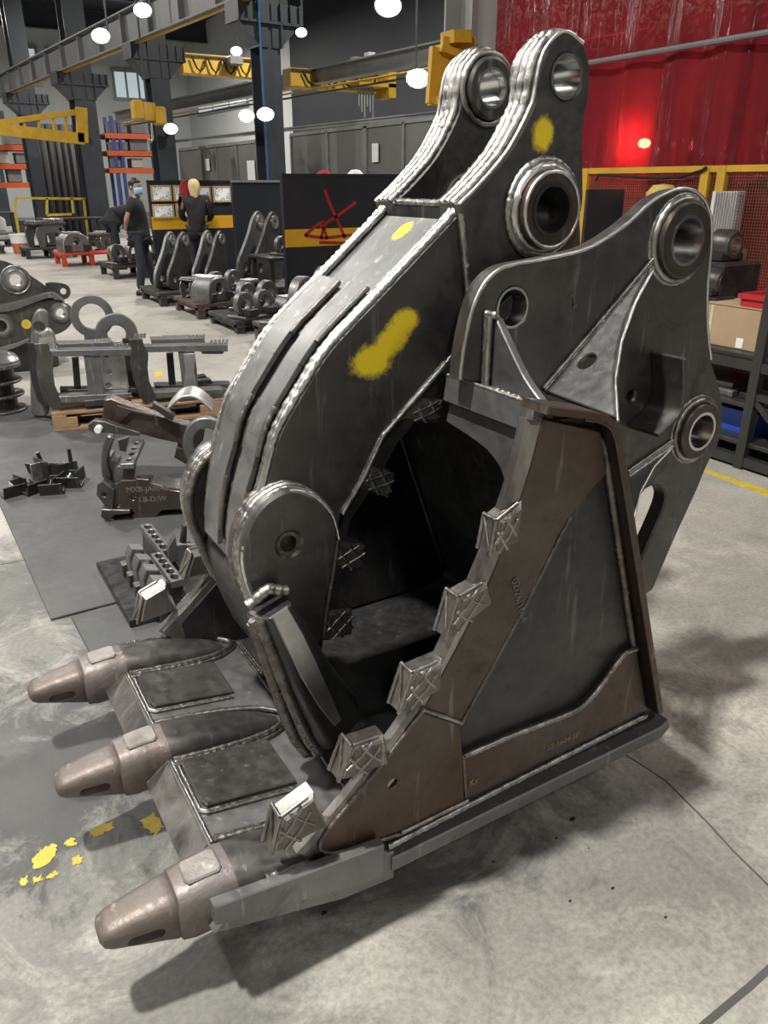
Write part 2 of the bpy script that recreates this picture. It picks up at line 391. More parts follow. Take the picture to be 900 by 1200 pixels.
# castellated blocks on both side edges
tooth_px = [[(577, 652), (585, 611), (609, 592), (603, 640)], [(525, 750), (540, 701), (567, 686), (569, 716)], [(470, 838), (486, 790), (514, 778), (509, 815)], [(399, 918), (415, 876), (445, 866), (447, 900)], [(320, 1003), (331, 960), (362, 937), (372, 976)]]
def hatch(pts, w, out, parent, mat, r=.005):
    """two diagonals each way of hard-facing bead on the outer face of a block"""
    a, b, c, d = [Vector(p) for p in pts]
    def q(s, t): p = (a*(1-s)+d*s)*(1-t)+(b*(1-s)+c*s)*t; return (p.x, w+out, p.y)
    for s0, t0, s1, t1 in ((.04, .35, .7, .98), (.25, .03, .97, .72), (.04, .66, .62, .04), (.3, .97, .97, .30)):
        weld('hard_face_bead', [q(s0, t0), q((s0+s1)/2, (t0+t1)/2), q(s1, t1)], r, parent, mat, .007)
def side_teeth(m):
    sgn = 1 if m(0) == 0 else -1
    for T in tooth_px:
        q = [p[:2] for p in uz(T, 1.19)]
        a, b, c, d = [Vector(p) for p in q]
        base = (d-c)*.0
        poly = [tuple(a), tuple(b), tuple(b+(c-b)*1.0), tuple(c+(c-b)*.25), tuple(d+(d-a)*.25), tuple(d)]
        o = bk(plate('side_tooth', poly, m(1.19), m(1.248), M['smear'], ch=.010))
        plate('hatched_face', [tuple(p) for p in offs(poly, .008)], m(1.187), m(1.194), M['hard'], o, ch=.002)
        hatch([a, b, c, d], m(1.187), .001*sgn, o, 'weld_grey', .0042)
        y0, y1 = m(1.197), m(1.242)
        A = lambda P, y: (P.x-.002, y, P.y)
        for (P0, w0, P1, w1, r) in ((a, y0, b, y0, .005), (a, y1, b, y1, .005), (b, y0, b, y1, .005), (a, y0, b, y1, .004)): weld('hard_face_bead', [A(P0, w0), A(P1, w1)], r, o, 'smear')
        weld('hard_face_bead', [(b.x, y0, b.y+.001), (c.x, y0, c.y+.002)], .005, o, 'smear')
both(side_teeth)
ed = [(633, 492, 'c'), (612, 575), (566, 690), (500, 822), (420, 930), (372, 984, 'c')]
edl = sm(uz(ed, 1.24), 6, False)
both(lambda m: bk(plate('edge_bar', [(x-.066, z+.018) for x, z in band(edl, .095)], m(1.203), m(1.246), M['smear'], ch=.010)))
# hinge ears
WE = 1.49; WEI = 1.545
ear_px = [(540, 445, 'c'), (545, 405), (556, 358), (570, 330), (592, 313), (637, 304), (690, 291), (734, 264), (770, 233), (801, 221), (823, 230), (834, 255), (834, 292), (830, 335), (830, 383), (834, 421), (844, 454), (848, 487), (842, 521), (829, 546), (817, 575), (794, 625), (765, 692, 'c')]
ear = uz(ear_px, WE)+[(1.66, .33, 'c'), (1.48, .86, 'c'), (1.36, 1.16, 'c')]
ear_o = sm(ear, 5)
b_up, b_left, b_low = [p[:2] for p in uz([(803, 282), (607, 362), (820, 505)], WE-.02)]
slot = sm(uz([(769, 569), (780, 579), (777, 597), (752, 654), (738, 690), (722, 690), (728, 640), (752, 580)], WE), 4)
rr = .058
ear_h = [circle(*b_up, .072, 30), circle(*b_left, .048, 28), circle(*b_low, .066, 30), slot, circle(*uz([(740, 464)], WE)[0][:2], .016, 14)]
def ears(m):
    o = bk(plate('hinge_ear', ear_o, m(WE), m(WEI), M['scale'], holes=ear_h, ch=.006))
    for (c, r, R, y) in ((b_up, .062, .098, .028), (b_low, .058, .088, .028)):
        lathe_y('pin_boss', [(r, m(WE-y)), (R-.004, m(WE-y)), (R, m(WE-y+.004)), (R, m(WEI+.02)), (r, m(WEI+.02))], c, 'brown', o, 44)
        lathe_y('bore_sleeve', [(r-.005, m(WE-y-.002)), (r+.004, m(WE-y-.002)), (r+.004, m(WEI+.022)), (r-.005, m(WEI+.022))], c, 'machined', o, 44)
        ring = [(c[0]+(R+.006)*math.cos(t), m(WE-.004), c[1]+(R+.006)*math.sin(t)) for t in [2*math.pi*k/60 for k in range(61)]]
        weld('weld_bead', ring, .011, o, 'smear')
        ring = [(c[0]+(R+.017)*math.cos(t), m(WE+.002), c[1]+(R+.017)*math.sin(t)) for t in [2*math.pi*k/60 for k in range(61)]]
        weld('weld_bead', ring, .008, o, 'weld')
    lathe_y('bore_sleeve', [(.044, m(WE-.001)), (.05, m(WE-.001)), (.05, m(WEI+.001)), (.044, m(WEI+.001))], b_left, 'machined', o, 36)
    edge = [(p[0], m(WE+.003), p[1]) for p in sm(uz(ear_px[:16], WE), 5, False)]
    weld('ground_edge', edge, .005, o, 'ground', .012, .12)
both(ears)
# top plates, cross bars and gussets on either side
t_u0 = 1.155
def top_parts(m):
    bk(plate('top_plate', [(t_u0, 1.195), (1.30, 1.188), (1.36, 1.165), (1.355, 1.15), (1.30, 1.168), (t_u0, 1.175)], m(1.24), m(WE+.002), M['plate_grey'], ch=.002))
    bk(plate('cross_bar', [(t_u0-.012, 1.16), (t_u0+.02, 1.16), (t_u0+.022, 1.222), (t_u0-.004, 1.222)], m(1.225), m(1.605), M['plate_grey'], ch=.004))
    # front web below the cross bar, cut away in a curve towards the side
    web = sm([(1.235, 1.17, 'c'), (1.60, 1.17, 'c'), (1.60, 1.10, 'c'), (1.42, 1.075), (1.335, 1.03), (1.30, .94), (1.275, .88, 'c'), (1.235, .88, 'c')], 5)
    mb = MB(); plate_mb(mb, [(m(a), b) for a, b in web], 0, .022, ch=.003, frame=lambda x, y, t: (t_u0+.012+t-(1.17-y)*.22, x, y)); bk(mb.build('front_web', 'plate_mid'))
    g = sm([(WE, 1.385, 'c'), (WE, 1.20, 'c'), (1.24, 1.20, 'c'), (1.265, 1.215), (1.34, 1.265), (1.40, 1.325), (1.455, 1.385, 'c')], 4)
    mb = MB(); plate_mb(mb, [(m(a), b) for a, b in g], 0, .022, ch=.003, frame=lambda x, y, t: (t_u0+.03+t, x, y)); o = bk(mb.build('gusset', 'plate_mid'))
    for k in range(3): weld('weld_bead', [(t_u0+.024-.002*k, m(WE-.006-.009*k), 1.39), (t_u0+.024-.002*k, m(WE-.006-.009*k), 1.215)], .008, o)
    weld('weld_bead', [(t_u0+.022, m(WE-.02), 1.216), (t_u0+.022, m(1.25), 1.216)], .009, o)
    weld('weld_bead', [(t_u0+.026, m(WE-.004), 1.392), (t_u0+.03, m(1.455), 1.392)], .01, o)
    # leaning gusset from the top flange to the boss of the ear
    T = Vector((*uz([(770, 308)], WE)[0],)); L = Vector(uz([(640, 462)], WE)[0]); R = Vector(uz([(724, 494)], 1.225)[0])
    def lean(T, L, R, wr, bow, hole, name):
        A = Vector((T.x, m(WE), T.y)); B = Vector((L.x, m(WE), L.y)); C = Vector((R.x, m(wr), R.y))
        e1 = (B-C).normalized(); nn = e1.cross(A-C).normalized(); e2 = nn.cross(e1)
        def to2(P): d = P-C; return (d.dot(e1), d.dot(e2))
        a2, b2 = to2(A), to2(B); ctr = (Vector(a2)+Vector(b2))/3
        mid = [Vector(a2)*(t)+Vector((0, 0))*(1-t) for t in (.25, .5, .75)]
        pd = Vector((-a2[1], a2[0])).normalized()
        if pd.dot(ctr) < 0: pd = -pd
        mid = [q+pd*bow*k for q, k in zip(mid, (.75, 1, .75))]
        poly = sm([(0, 0, 'c'), *[tuple(q) for q in mid], (*a2, 'c'), (*b2, 'c')], 6)
        hs = [circle(ctr.x*hole[0], ctr.y*hole[1], .026, 20)] if hole else []
        mb = MB(); plate_mb(mb, poly, 0, .018, hs, .003, frame=lambda x, y, t: tuple(C+e1*x+e2*y+nn*(t if nn.y*(1 if m(0) == 0 else -1) > 0 else -t)))
        o = bk(mb.build(name, 'plate_mid'))
        off = Vector((0, -.008 if m(0) == 0 else .008, .0))
        pe = Vector((-(A-B).z, 0, (A-B).x)).normalized()
        if pe.x > 0: pe = -pe
        for k in range(3): weld('weld_bead', [A+off*.5+pe*(.006+.009*k), B+off*.5+pe*(.006+.009*k)], .007, o, ('ground', 'weld_grey', 'weld')[k])
        edge = [C+e1*q[0]+e2*q[1] for q in [(0, 0)]+[tuple(v) for v in mid]+[a2]]
        weld('ground_edge', edge, .004, o, 'ground', .012, .1)
    lean(T, L, R, 1.225, .045, (1.15, .75), 'gusset')
    T2 = Vector(uz([(792, 520)], WE)[0]); L2 = Vector(uz([(735, 560)], WE)[0]); R2 = Vector(uz([(744, 655)], 1.30)[0])
    lean(T2, L2, R2, 1.30, .05, None, 'gusset')
    # bent stop strip standing out from the ear
    st = sm(uz([(762, 413, 'c'), (763, 450), (758, 474), (735, 497, 'c')], WE), 6, False)
    bk(plate('stop_strip', band(st, .014), m(1.375), m(WE), M['scale'], ch=.003))
both(top_parts)
# weld seams of the bucket
def seams(m):
    f = lambda pts, w: [(p[0], m(w), p[1]) for p in pts]
    L = lambda pts, w: f([q[:2] for q in uz(pts, w)], w)
    for nm, pts, w, r, mt in (('bar', sm([(668, 606), (630, 680), (580, 775), (541, 846)], 5, False), 1.215, .006, 'weld_dark'),
                              ('x', sm([(544, 886), (600, 862), (640, 847), (672, 834), (690, 820), (705, 802), (718, 783), (733, 765), (746, 760)], 4, False), 1.205, .008, 'weld'),
                              ('x', [(455, 992), (600, 917), (757, 838)], 1.20, .009, 'weld'),
                              ('x', [(495, 831), (541, 847)], 1.198, .006, 'weld'),
                              ('x', [(543, 884), (546, 936)], 1.204, .005, 'weld_dark'),
                              ('x', sm([(645, 500), (695, 508), (706, 518), (713, 556), (725, 640), (742, 758)], 4, False), 1.215, .010, 'weld_dark'),
                              ('x', [(470, 976), (548, 938)], 1.198, .006, 'weld'),
                              ('x', sm([(470, 977), (390, 1000), (375, 994), (380, 978), (440, 905), (498, 830)], 4, False), 1.199, .005, 'weld_dark')):
        bk(weld('weld_bead', L(pts, w), r, None, mt))
    bk(weld('ground_edge', f(fl[4:], 1.175), .004, None, 'brown', .012, .1))
    for k in range(4):
        bk(weld('weld_bead', [(.36+.02*k, m(1.185+.010*k), lipz(.36)+.005+.004*k), (.55, m(1.187+.010*k), lipz(.55)+.012+.004*k), (.72-.02*k, m(1.19+.006*k), lipz(.70)+.004)], .009, None, 'weld' if k % 2 == 0 else 'weld_dark'))
    bk(weld('weld_bead', [(t_u0, m(1.24), 1.224), (t_u0, m(1.60), 1.224)], .005, None, 'ground'))
both(seams)
for k in range(3): bk(weld('weld_bead', [(.745+.012*k, 1.26, .172-.006*k), (.745+.012*k, mir(1.26), .172-.006*k)], .008, None, 'weld_dark'))
# ------------------------------------------------------------ the closing jaw
JN, JF = 1.62, 1.985
JC = (JN+JF)/2
def jm(w): return JN+JF-w
jaw = thing('closing_jaw', 'curved welded steel closing jaw with yellow spray marks resting inside the bucket', 'jaw', (1.0, JC, 0))
def jk(o):
    o.parent = jaw; o.matrix_parent_inverse = Matrix.Translation((-1.0, -JC, 0)); return o
def jboth(fn):
    for s in (0, 1): fn((lambda w: w) if s == 0 else jm)
# upper edge and lower edge of the body in px on the near plate
upx = [(543, 242), (534, 254), (487, 304), (440, 354), (388, 410), (352, 466), (328, 510), (316, 554), (306, 590), (298, 640), (297, 690), (305, 735)]
lpx = [(330, 790), (378, 762), (386, 700), (400, 602), (424, 562), (448, 510), (512, 436), (544, 400), (556, 388)]
up_uz = [q[:2] for q in uz(upx, JN)]; lo_uz = [q[:2] for q in uz(lpx, JN)]
JY = (.86, .64, .02)
def spray(pts): return pts
c1 = uz([(458, 402)], JN)[0]; c2 = uz([(637, 157)], JN-.02)[0]; c3 = uz([(436, 425)], JN)[0]; c4 = uz([(476, 376)], JN)[0]
M['jaw_side'] = painted('jaw_plate_sprayed', 'scale', [(c3[0], JN, c3[1], .062, .042, 0), (c1[0], JN, c1[1], .075, .036, -.75), (c4[0], JN, c4[1], .04, .03, 0)], JY)
M['jaw_ear'] = painted('jaw_ear_sprayed', 'scale', [(c2[0], JN-.02, c2[1], .034, .043, 0)], JY)
body = sm([(*up_uz[0], 'c')]+up_uz[1:-1]+[(*up_uz[-1], 'c')]+[(*lo_uz[0], 'c')]+[(*lo_uz[1], 'c'), lo_uz[2], (*lo_uz[3], 'c'), lo_uz[4], (*lo_uz[5], 'c'), lo_uz[6], lo_uz[7], (*lo_uz[8], 'c')], 4)
jk(plate('side_plate', body, JN, JN+.03, M['jaw_side']))
jk(plate('side_plate', body, JF-.03, JF, M['scale']))
tp = sm([(p[0]+.004, p[1]-.006) for p in up_uz], 5, False)
ty = on(470, 268, 1, JC)
M['jaw_top'] = painted('jaw_top_sprayed', 'plate_grey', [(float(ty[0]), JC, float(ty[2]), .035, .035, 0)], JY)
for nd in M['jaw_top'].node_tree.nodes:
    if nd.type == 'MAPPING' and nd.vector_type == 'TEXTURE': nd.inputs['Scale'].default_value = (.035, .03, .035)
jk(plate('top_plate', band(tp, .02), JN+.028, JF-.028, M['jaw_top'], ch=0))
bt = [(p[0]-.012, p[1]+.012) for p in lo_uz]
jk(plate('bottom_plate', band(bt, .018), JN+.03, JF-.03, M['scale_dark'], ch=0))
# ears at the top
ear2 = [(663, 37), (685, 51), (693, 78), (692, 109), (685, 153), (685, 198), (684, 242), (672, 273), (654, 297), (620, 330, 'c'), (556, 390, 'c'), (551, 366, 'c'), (541, 258, 'c'), (539, 240, 'c'), (565, 215), (597, 176), (625, 122), (632, 87), (641, 58)]
ear2_uz = sm(uz(ear2, JN-.02), 5)
h1 = uz([(664, 90)], JN-.02)[0][:2]; h2 = uz([(645, 246)], JN-.05)[0][:2]
def jears(m):
    o = jk(plate('jaw_ear', ear2_uz, m(JN-.02), m(JN+.075), M['jaw_ear'] if m(0) == 0 else M['scale'], holes=[circle(*h1, .048, 34), circle(*h2, .07, 34)], ch=.008))
    lathe_y('bore_sleeve', [(.044, m(JN-.021)), (.05, m(JN-.021)), (.05, m(JN+.076)), (.044, m(JN+.076))], h1, 'machined', o, 40)
    lathe_y('pin_boss', [(.060, m(JN-.058)), (.086, m(JN-.058)), (.093, m(JN-.05)), (.093, m(JN+.09)), (.060, m(JN+.09))], h2, 'brown', o, 44)
    lathe_y('bore_sleeve', [(.055, m(JN-.06)), (.064, m(JN-.06)), (.064, m(JN+.092)), (.055, m(JN+.092))], h2, 'scale_dark', o, 44)
    for R, y, r, mt in ((.100, -.030, .012, 'ground'), (.116, -.024, .010, 'weld'), (.089, -.058, .005, 'ground')):
        weld('weld_bead', [(h2[0]+R*math.cos(t), m(JN+y), h2[1]+R*math.sin(t)) for t in [2*math.pi*k/60 for k in range(61)]], r, o, mt)
    lathe_y('pin_boss', [(.048, m(JN+.07)), (.078, m(JN+.07)), (.078, m(JN+.092)), (.07, m(JN+.098)), (.048, m(JN+.098))], h1, 'scale', o, 40)
    lathe_y('bore_sleeve', [(.044, m(JN+.07)), (.05, m(JN+.07)), (.05, m(JN+.1)), (.044, m(JN+.1))], h1, 'machined', o, 40)
    weld('weld_bead', [(h1[0]+.086*math.cos(t), m(JN+.078), h1[1]+.086*math.sin(t)) for t in [2*math.pi*k/60 for k in range(61)]], .009, o, 'weld')
    rim = sm(uz([(685, 51), (663, 37), (641, 58), (632, 87), (625, 122), (597, 176), (565, 215), (540, 240)], JN-.02), 6, False)
    for k, (y, r) in enumerate(((-.016, .005), (.012, .012), (.036, .013), (.060, .011))):
        weld('edge_weld', [(p[0]-.002, m(JN+y), p[1]+.001) for p in rim], r, o, 'ground' if k == 0 else 'weld')
    weld('weld_bead', [(p[0], m(JN-.012), p[1]) for p in uz([(540, 250), (544, 290), (549, 340), (553, 384)], JN-.012)], .009, o, 'weld')
jboth(jears)
# plate across the foot of the ears
e0 = up_uz[0]
mb = MB(); mb.box(e0[0]-.02, e0[0]+.0, JN+.03, JF-.03, e0[1]-.26, e0[1]-.004); 
jk(mb.build('cross_web', 'scale_dark'))
jk(weld('weld_bead', [(e0[0]-.005, JN+.05, e0[1]+.004), (e0[0]-.005, JF-.05, e0[1]+.004)], .011, None, 'weld'))
# long edge welds of the body
for w in (JN+.012, JN+.028, JF-.012, JF-.028):
    k = 11
    jk(weld('edge_weld', [(p[0]-.004, w, p[1]+.003) for p in sm(up_uz[:9], 6, False)], .010, None, 'ground' if w in (JN+.012, JF-.012) else 'weld'))
lo_s = [q[:2] for q in uz([(400, 602), (424, 562), (448, 510), (512, 436), (544, 400), (552, 390)], JN)]
for w, r in ((JN+.004, .011), (JN-.004, .007), (JN+.024, .010), (JF-.006, .010)):
    jk(weld('edge_weld', [(p[0], w, p[1]) for p in lo_s], r, None, 'weld'))
# wear strips on the outer curve
full = sm([(p[0]-.004, p[1]+.006) for p in up_uz[2:]], 6, False)
def strip_run(y0, y1, i0, i1):
    seg = full[i0:i1]
    cut = [int(len(seg)*k/4) for k in range(5)]
    for a, b in zip(cut, cut[1:]):
        jk(plate('wear_strip', band(seg[a:b+1], -.016), y0, y1, M['plate_grey'], ch=.002))
    n = len(seg)
    for a, b in ((0, n//5), (n*2//5, n*3//5), (n*3//4, n-2)):
        for y in (y0-.004, y1+.004):
            jk(weld('stitch_weld', [(p[0]-.008, y, p[1]+.006) for p in seg[a:b]], .008, None, 'weld_dark'))
strip_run(JN+.055, JN+.135, 5, len(full)-8); strip_run(JF-.165, JF-.06, 5, len(full)-8)
# round cheek brackets with hooks at the nose
br_px = [(291, 690), (283, 655), (290, 620), (310, 590), (340, 574), (368, 582), (388, 603), (396, 632), (392, 660), (382, 718), (378, 752, 'c'), (352, 778, 'c'), (318, 752)]
br = sm(uz(br_px, JN-.06), 5)
bh = uz([(339, 638)], JN-.06)[0][:2]
def bracket(m):
    o = jk(plate('cheek_bracket', br, m(JN-.06), m(JN+.004), M['scale'], holes=[circle(*bh, .030, 24)], ch=.008))
    lathe_y('bushing', [(.022, m(JN-.055)), (.031, m(JN-.055)), (.031, m(JN)), (.022, m(JN))], bh, 'weld_dark', o, 28)
    MB().loft([[(bh[0]+r*math.cos(t), y, bh[1]+r*math.sin(t)) for t in [2*math.pi*k/24 for k in range(24)]] for r, y in ((.03, m(JN-.03)), (.03, m(JN-.002)))]).build('pin_plug', 'scale_dark', o)
    rim = sm(uz([(318, 752), (291, 690), (283, 655), (290, 620), (310, 590), (340, 574), (368, 582), (388, 603), (396, 632)], JN-.04), 6, False)
    for y, r, mt in ((-.052, .005, 'ground'), (-.034, .010, 'weld'), (-.016, .012, 'weld'), (.002, .012, 'weld_dark'), (.016, .012, 'weld_dark')):
        weld('edge_weld', [(p[0]-.002, m(JN+y), p[1]+.002) for p in rim], r, o, mt)
    weld('edge_weld', [(p[0], m(JN-.05), p[1]) for p in uz([(396, 632), (389, 680), (382, 718), (379, 748)], JN-.05)], .008, o, 'weld_dark')
    if m(0) != 0: return o
    # hook: a thick curved bar running down from the cheek, bright ground ridge on top
    hk = [(315, 712), (330, 742), (346, 777), (361, 808), (374, 832), (384, 850), (390, 862)]
    ws = [JN-.095, JN-.102, JN-.105, JN-.10, JN-.09, JN-.075, JN-.065]
    pts = [Vector((uz([p], w)[0][0], m(w), uz([p], w)[0][1])) for p, w in zip(hk, ws)]
    hwv = (.046, .050, .056, .062, .068, .064, .03); hhv = (.046, .054, .064, .076, .088, .084, .04); rk = (1, 1, .85, .6, .3, .2, .1); ridge = []; sides = [[], []]
    loops = []
    for i, p in enumerate(pts):
        t = (pts[min(i+1, 6)]-pts[max(i-1, 0)]).normalized(); b = Vector((0, 1, 0)); b = (b-t*b.dot(t)).normalized(); n_ = t.cross(b)
        c_ = Vector((-.2, -.62, .75)); c_ = (c_-t*c_.dot(t)).normalized(); n_ = t.cross(c_)   # c_: ridge side, n_: left (outer) side
        if n_.x > 0: n_ = -n_
        sec = ((-1, -.9), (1, -.9), (1, .2), (.45, 1), (-.75, 1), (-1, .7))
        loops.append([p+n_*x*hhv[i]*1.05+c_*y*hwv[i] for x, y in sec])
        ridge.append([p+n_*x*hhv[i]+c_*(hwv[i]+z) for x, z in ((-.66*rk[i], -.006), (.36*rk[i], -.006), (.28*rk[i], .006), (-.58*rk[i], .006))])
        for k, (sx, sy) in enumerate(((.78, .55), (1.02, .1))): sides[k].append(p+n_*sx*hhv[i]*1.05+c_*sy*hwv[i])
    h = MB().loft(loops).build('hook', 'scale_dark', o, 30)
    sub = h.modifiers.new('s', 'BEVEL'); sub.width = .018; sub.segments = 3
    MB().loft(ridge[:5]).build('ground_ridge', 'ground', o, 40)
    for q in sides: weld('weld_bead', q, .012, o, 'weld_dark'); weld('weld_bead', [v+Vector((-.004, .004, -.012)) for v in q], .010, o, 'weld_dark')
    T0 = pts[0]; weld('weld_bead', [T0+Vector((.05, .0, .03)), T0+Vector((.0, 0, .052)), T0+Vector((-.05, .0, .02))], .014, o, 'smear')
    return o
jboth(bracket)
# nose: rounded tube between the brackets
nz = sm([q[:2] for q in uz([(296, 690), (305, 738), (330, 790), (360, 785), (378, 752), (372, 700), (330, 680)], JN)], 5)
jk(plate('nose_block', nz, JN, JF, M['scale_dark'], ch=.01))
# teeth on the closing edge
jt_px = [[(474, 494), (498, 468), (521, 470), (514, 496)], [(421, 572), (438, 548), (465, 556), (457, 585)], [(391, 666), (400, 636), (430, 640), (425, 670)], [(381, 752), (384, 718), (414, 714), (414, 745)]]
def jteeth(m):
    sg = 1 if m(0) == 0 else -1
    for T in jt_px:
        q = [Vector(p[:2]) for p in uz(T, JN+.02)]
        a, b, c, d = q
        o = jk(plate('jaw_tooth', [tuple(a-(d-a)*.3), tuple(b-(c-b)*.3), tuple(c), tuple(d)], m(JN+.02), m(JN+.09), M['hard'], ch=.010))
        hatch(q, m(JN+.02), .001*sg, o, 'weld_grey', .005)
    jk(plate('edge_bar', [q[:2] for q in uz([(378, 752), (392, 690), (404, 602), (428, 560), (452, 508), (516, 432), (532, 444), (468, 520), (442, 568), (412, 612), (400, 690), (388, 752)], JN+.025)], m(JN+.03), m(JN+.08), M['scale_dark'], ch=.004))
jboth(jteeth)
# ------------------------------------------------------------ hall shell
def concrete():
    m, nt, bs = newmat('stained_concrete')
    n1 = noise(nt, 1.1, 8, .62); n2 = noise(nt, 7, 6, .65, dist=.6); n3 = noise(nt, 60, 4, .7); n4 = noise(nt, .45, 4, .5)
    c = ramp(nt, n1.outputs[0], [(.3, (.25, .246, .22)), (.52, (.345, .338, .298)), (.72, (.43, .417, .365))]).outputs[0]
    f = ramp(nt, n2.outputs[0], [(.52, 0), (.72, .5)]).outputs[0]; c = mixc(nt, f, c, (.20, .205, .195))
    f = ramp(nt, n3.outputs[0], [(.35, .75), (.6, 1.08)]).outputs[0]; c = mixc(nt, 1., c, f, 'MULTIPLY')
    # dark patches: dirt left of the bucket, others under, before and right of it
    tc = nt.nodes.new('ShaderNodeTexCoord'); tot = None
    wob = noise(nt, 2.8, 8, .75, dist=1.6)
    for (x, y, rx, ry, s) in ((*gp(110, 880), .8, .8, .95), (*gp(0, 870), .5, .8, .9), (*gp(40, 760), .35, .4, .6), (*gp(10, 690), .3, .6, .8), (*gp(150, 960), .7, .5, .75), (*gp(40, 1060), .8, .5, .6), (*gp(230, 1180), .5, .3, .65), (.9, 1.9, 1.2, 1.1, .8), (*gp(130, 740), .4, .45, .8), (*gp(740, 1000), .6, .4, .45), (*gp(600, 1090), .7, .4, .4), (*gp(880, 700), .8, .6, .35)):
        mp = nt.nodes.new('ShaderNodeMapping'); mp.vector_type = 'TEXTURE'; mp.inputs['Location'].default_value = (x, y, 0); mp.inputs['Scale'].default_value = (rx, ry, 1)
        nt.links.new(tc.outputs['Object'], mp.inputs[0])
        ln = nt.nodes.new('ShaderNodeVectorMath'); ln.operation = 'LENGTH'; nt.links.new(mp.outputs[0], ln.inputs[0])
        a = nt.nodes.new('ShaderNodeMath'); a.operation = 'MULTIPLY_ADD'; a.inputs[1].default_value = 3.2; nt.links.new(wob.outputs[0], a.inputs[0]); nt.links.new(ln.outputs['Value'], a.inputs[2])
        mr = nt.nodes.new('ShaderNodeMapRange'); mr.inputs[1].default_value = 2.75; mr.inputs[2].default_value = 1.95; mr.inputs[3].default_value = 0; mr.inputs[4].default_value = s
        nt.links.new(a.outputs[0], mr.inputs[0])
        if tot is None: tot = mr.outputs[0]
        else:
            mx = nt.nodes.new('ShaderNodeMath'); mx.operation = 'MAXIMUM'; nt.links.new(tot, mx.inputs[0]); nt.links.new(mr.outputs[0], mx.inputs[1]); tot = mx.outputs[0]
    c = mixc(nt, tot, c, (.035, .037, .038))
    nt.links.new(c, bs.inputs['Base Color'])
    r = ramp(nt, n2.outputs[0], [(.3, .42), (.7, .62)]); nt.links.new(r.outputs[0], bs.inputs['Roughness'])
    bump(nt, bs, n3.outputs[0], .12, .003)
    return m
M['concrete'] = concrete()
floor = struct(MB().box(-14, 16, -10, 48, -.2, 0).build('floor', 'concrete'))
M['wall'] = plain('grey_wall_paint', (.16, .165, .17), .7, 0, .06, .8)
M['wall_far'] = plain('white_sheet_wall', (.62, .64, .64), .6, 0, .06, .8)
M['ceil'] = plain('dark_roof_sheet', (.035, .038, .045), .6, .2, .2, 1.)
M['col'] = plain('slate_painted_steel', (.040, .046, .055), .4, .1, .2, 2.5)
M['col_l'] = plain('grey_painted_steel', (.16, .165, .17), .45, .1, .15, 2.5)
M['col_pale'] = plain('pale_grey_steel', (.27, .275, .27), .5, .1, .12, 3)
M['yellow'] = plain('yellow_machine_paint', (.50, .30, .025), .45, 0, .18, 5)
M['yellow_l'] = plain('yellow_line_paint', (.52, .38, .04), .6, 0, .25, 18)
M['rail'] = plain('galvanised_rail', (.30, .31, .31), .45, .4, .15, 3)
struct(MB().box(-14, 16, 47.8, 48, 0, 9.5).build('wall_far', 'wall_far'))
M['wall_dark'] = plain('dark_sheet_wall', (.03, .034, .042), .6, .1, .15, .8)
struct(MB().box(15.8, 16, -10, 34, 0, 9.5).build('wall_right', 'wall_dark')); struct(MB().box(15.8, 16, 34, 47.8, 0, 9.5).build('wall_right_far', 'wall_far'))
struct(MB().box(-14, -13.8, -10, 47.8, 0, 9.5).build('wall_left', 'wall'))
struct(MB().box(-13.8, 15.8, -10, -9.8, 0, 9.5).build('wall_rear', 'wall'))
struct(MB().box(-14, 16, -10, 48, 9.3, 9.5).build('ceiling', 'ceil'))
# roof beams across the bay and purlins
mb = MB()
for i, y in enumerate((6, 14, 20.5, 28, 36, 44)):
    b = MB(); b.box(-13.8, 15.8, y-.15, y+.15, 8.3, 8.36).box(-13.8, 15.8, y-.02, y+.02, 8.36, 9.2).box(-13.8, 15.8, y-.15, y+.15, 9.2, 9.3)
    struct(b.build('trim_%d' % (i+1), 'col'))
# lamps: one round high-bay housing under each light
M['lampglow'] = plain('lamp_lens', (1, 1, 1), .3, 0, 0, 5, (1, .98, .94), 14.)
M['lampbody'] = plain('lamp_housing', (.35, .36, .37), .4, .6)
for i, (x, y) in enumerate(HB):
    where = 'over the bucket' if (x, y) == HB[0] else None
    t = thing('high_bay_lamp', 'round high-bay ceiling lamp hanging from the dark roof', 'lamp', (x, y, 7.6), 'high-bay lamps under the roof')
    lathe_z([(.0, .62), (.05, .60), (.07, .35), (.16, .32), (.30, .08), (.33, .0), (.28, .0), (.26, .03), (.0, .03)], (0, 0, 0)).build('housing', 'lampbody', t)
    lathe_z([(.0, .0), (.27, .0), (.27, .015), (0, .015)], (0, 0, .005)).build('lens', 'lampglow', t)
    MB().tube([(0, 0, .6), (0, 0, 1.7)], .012, 6).build('hanger', 'col_l', t)
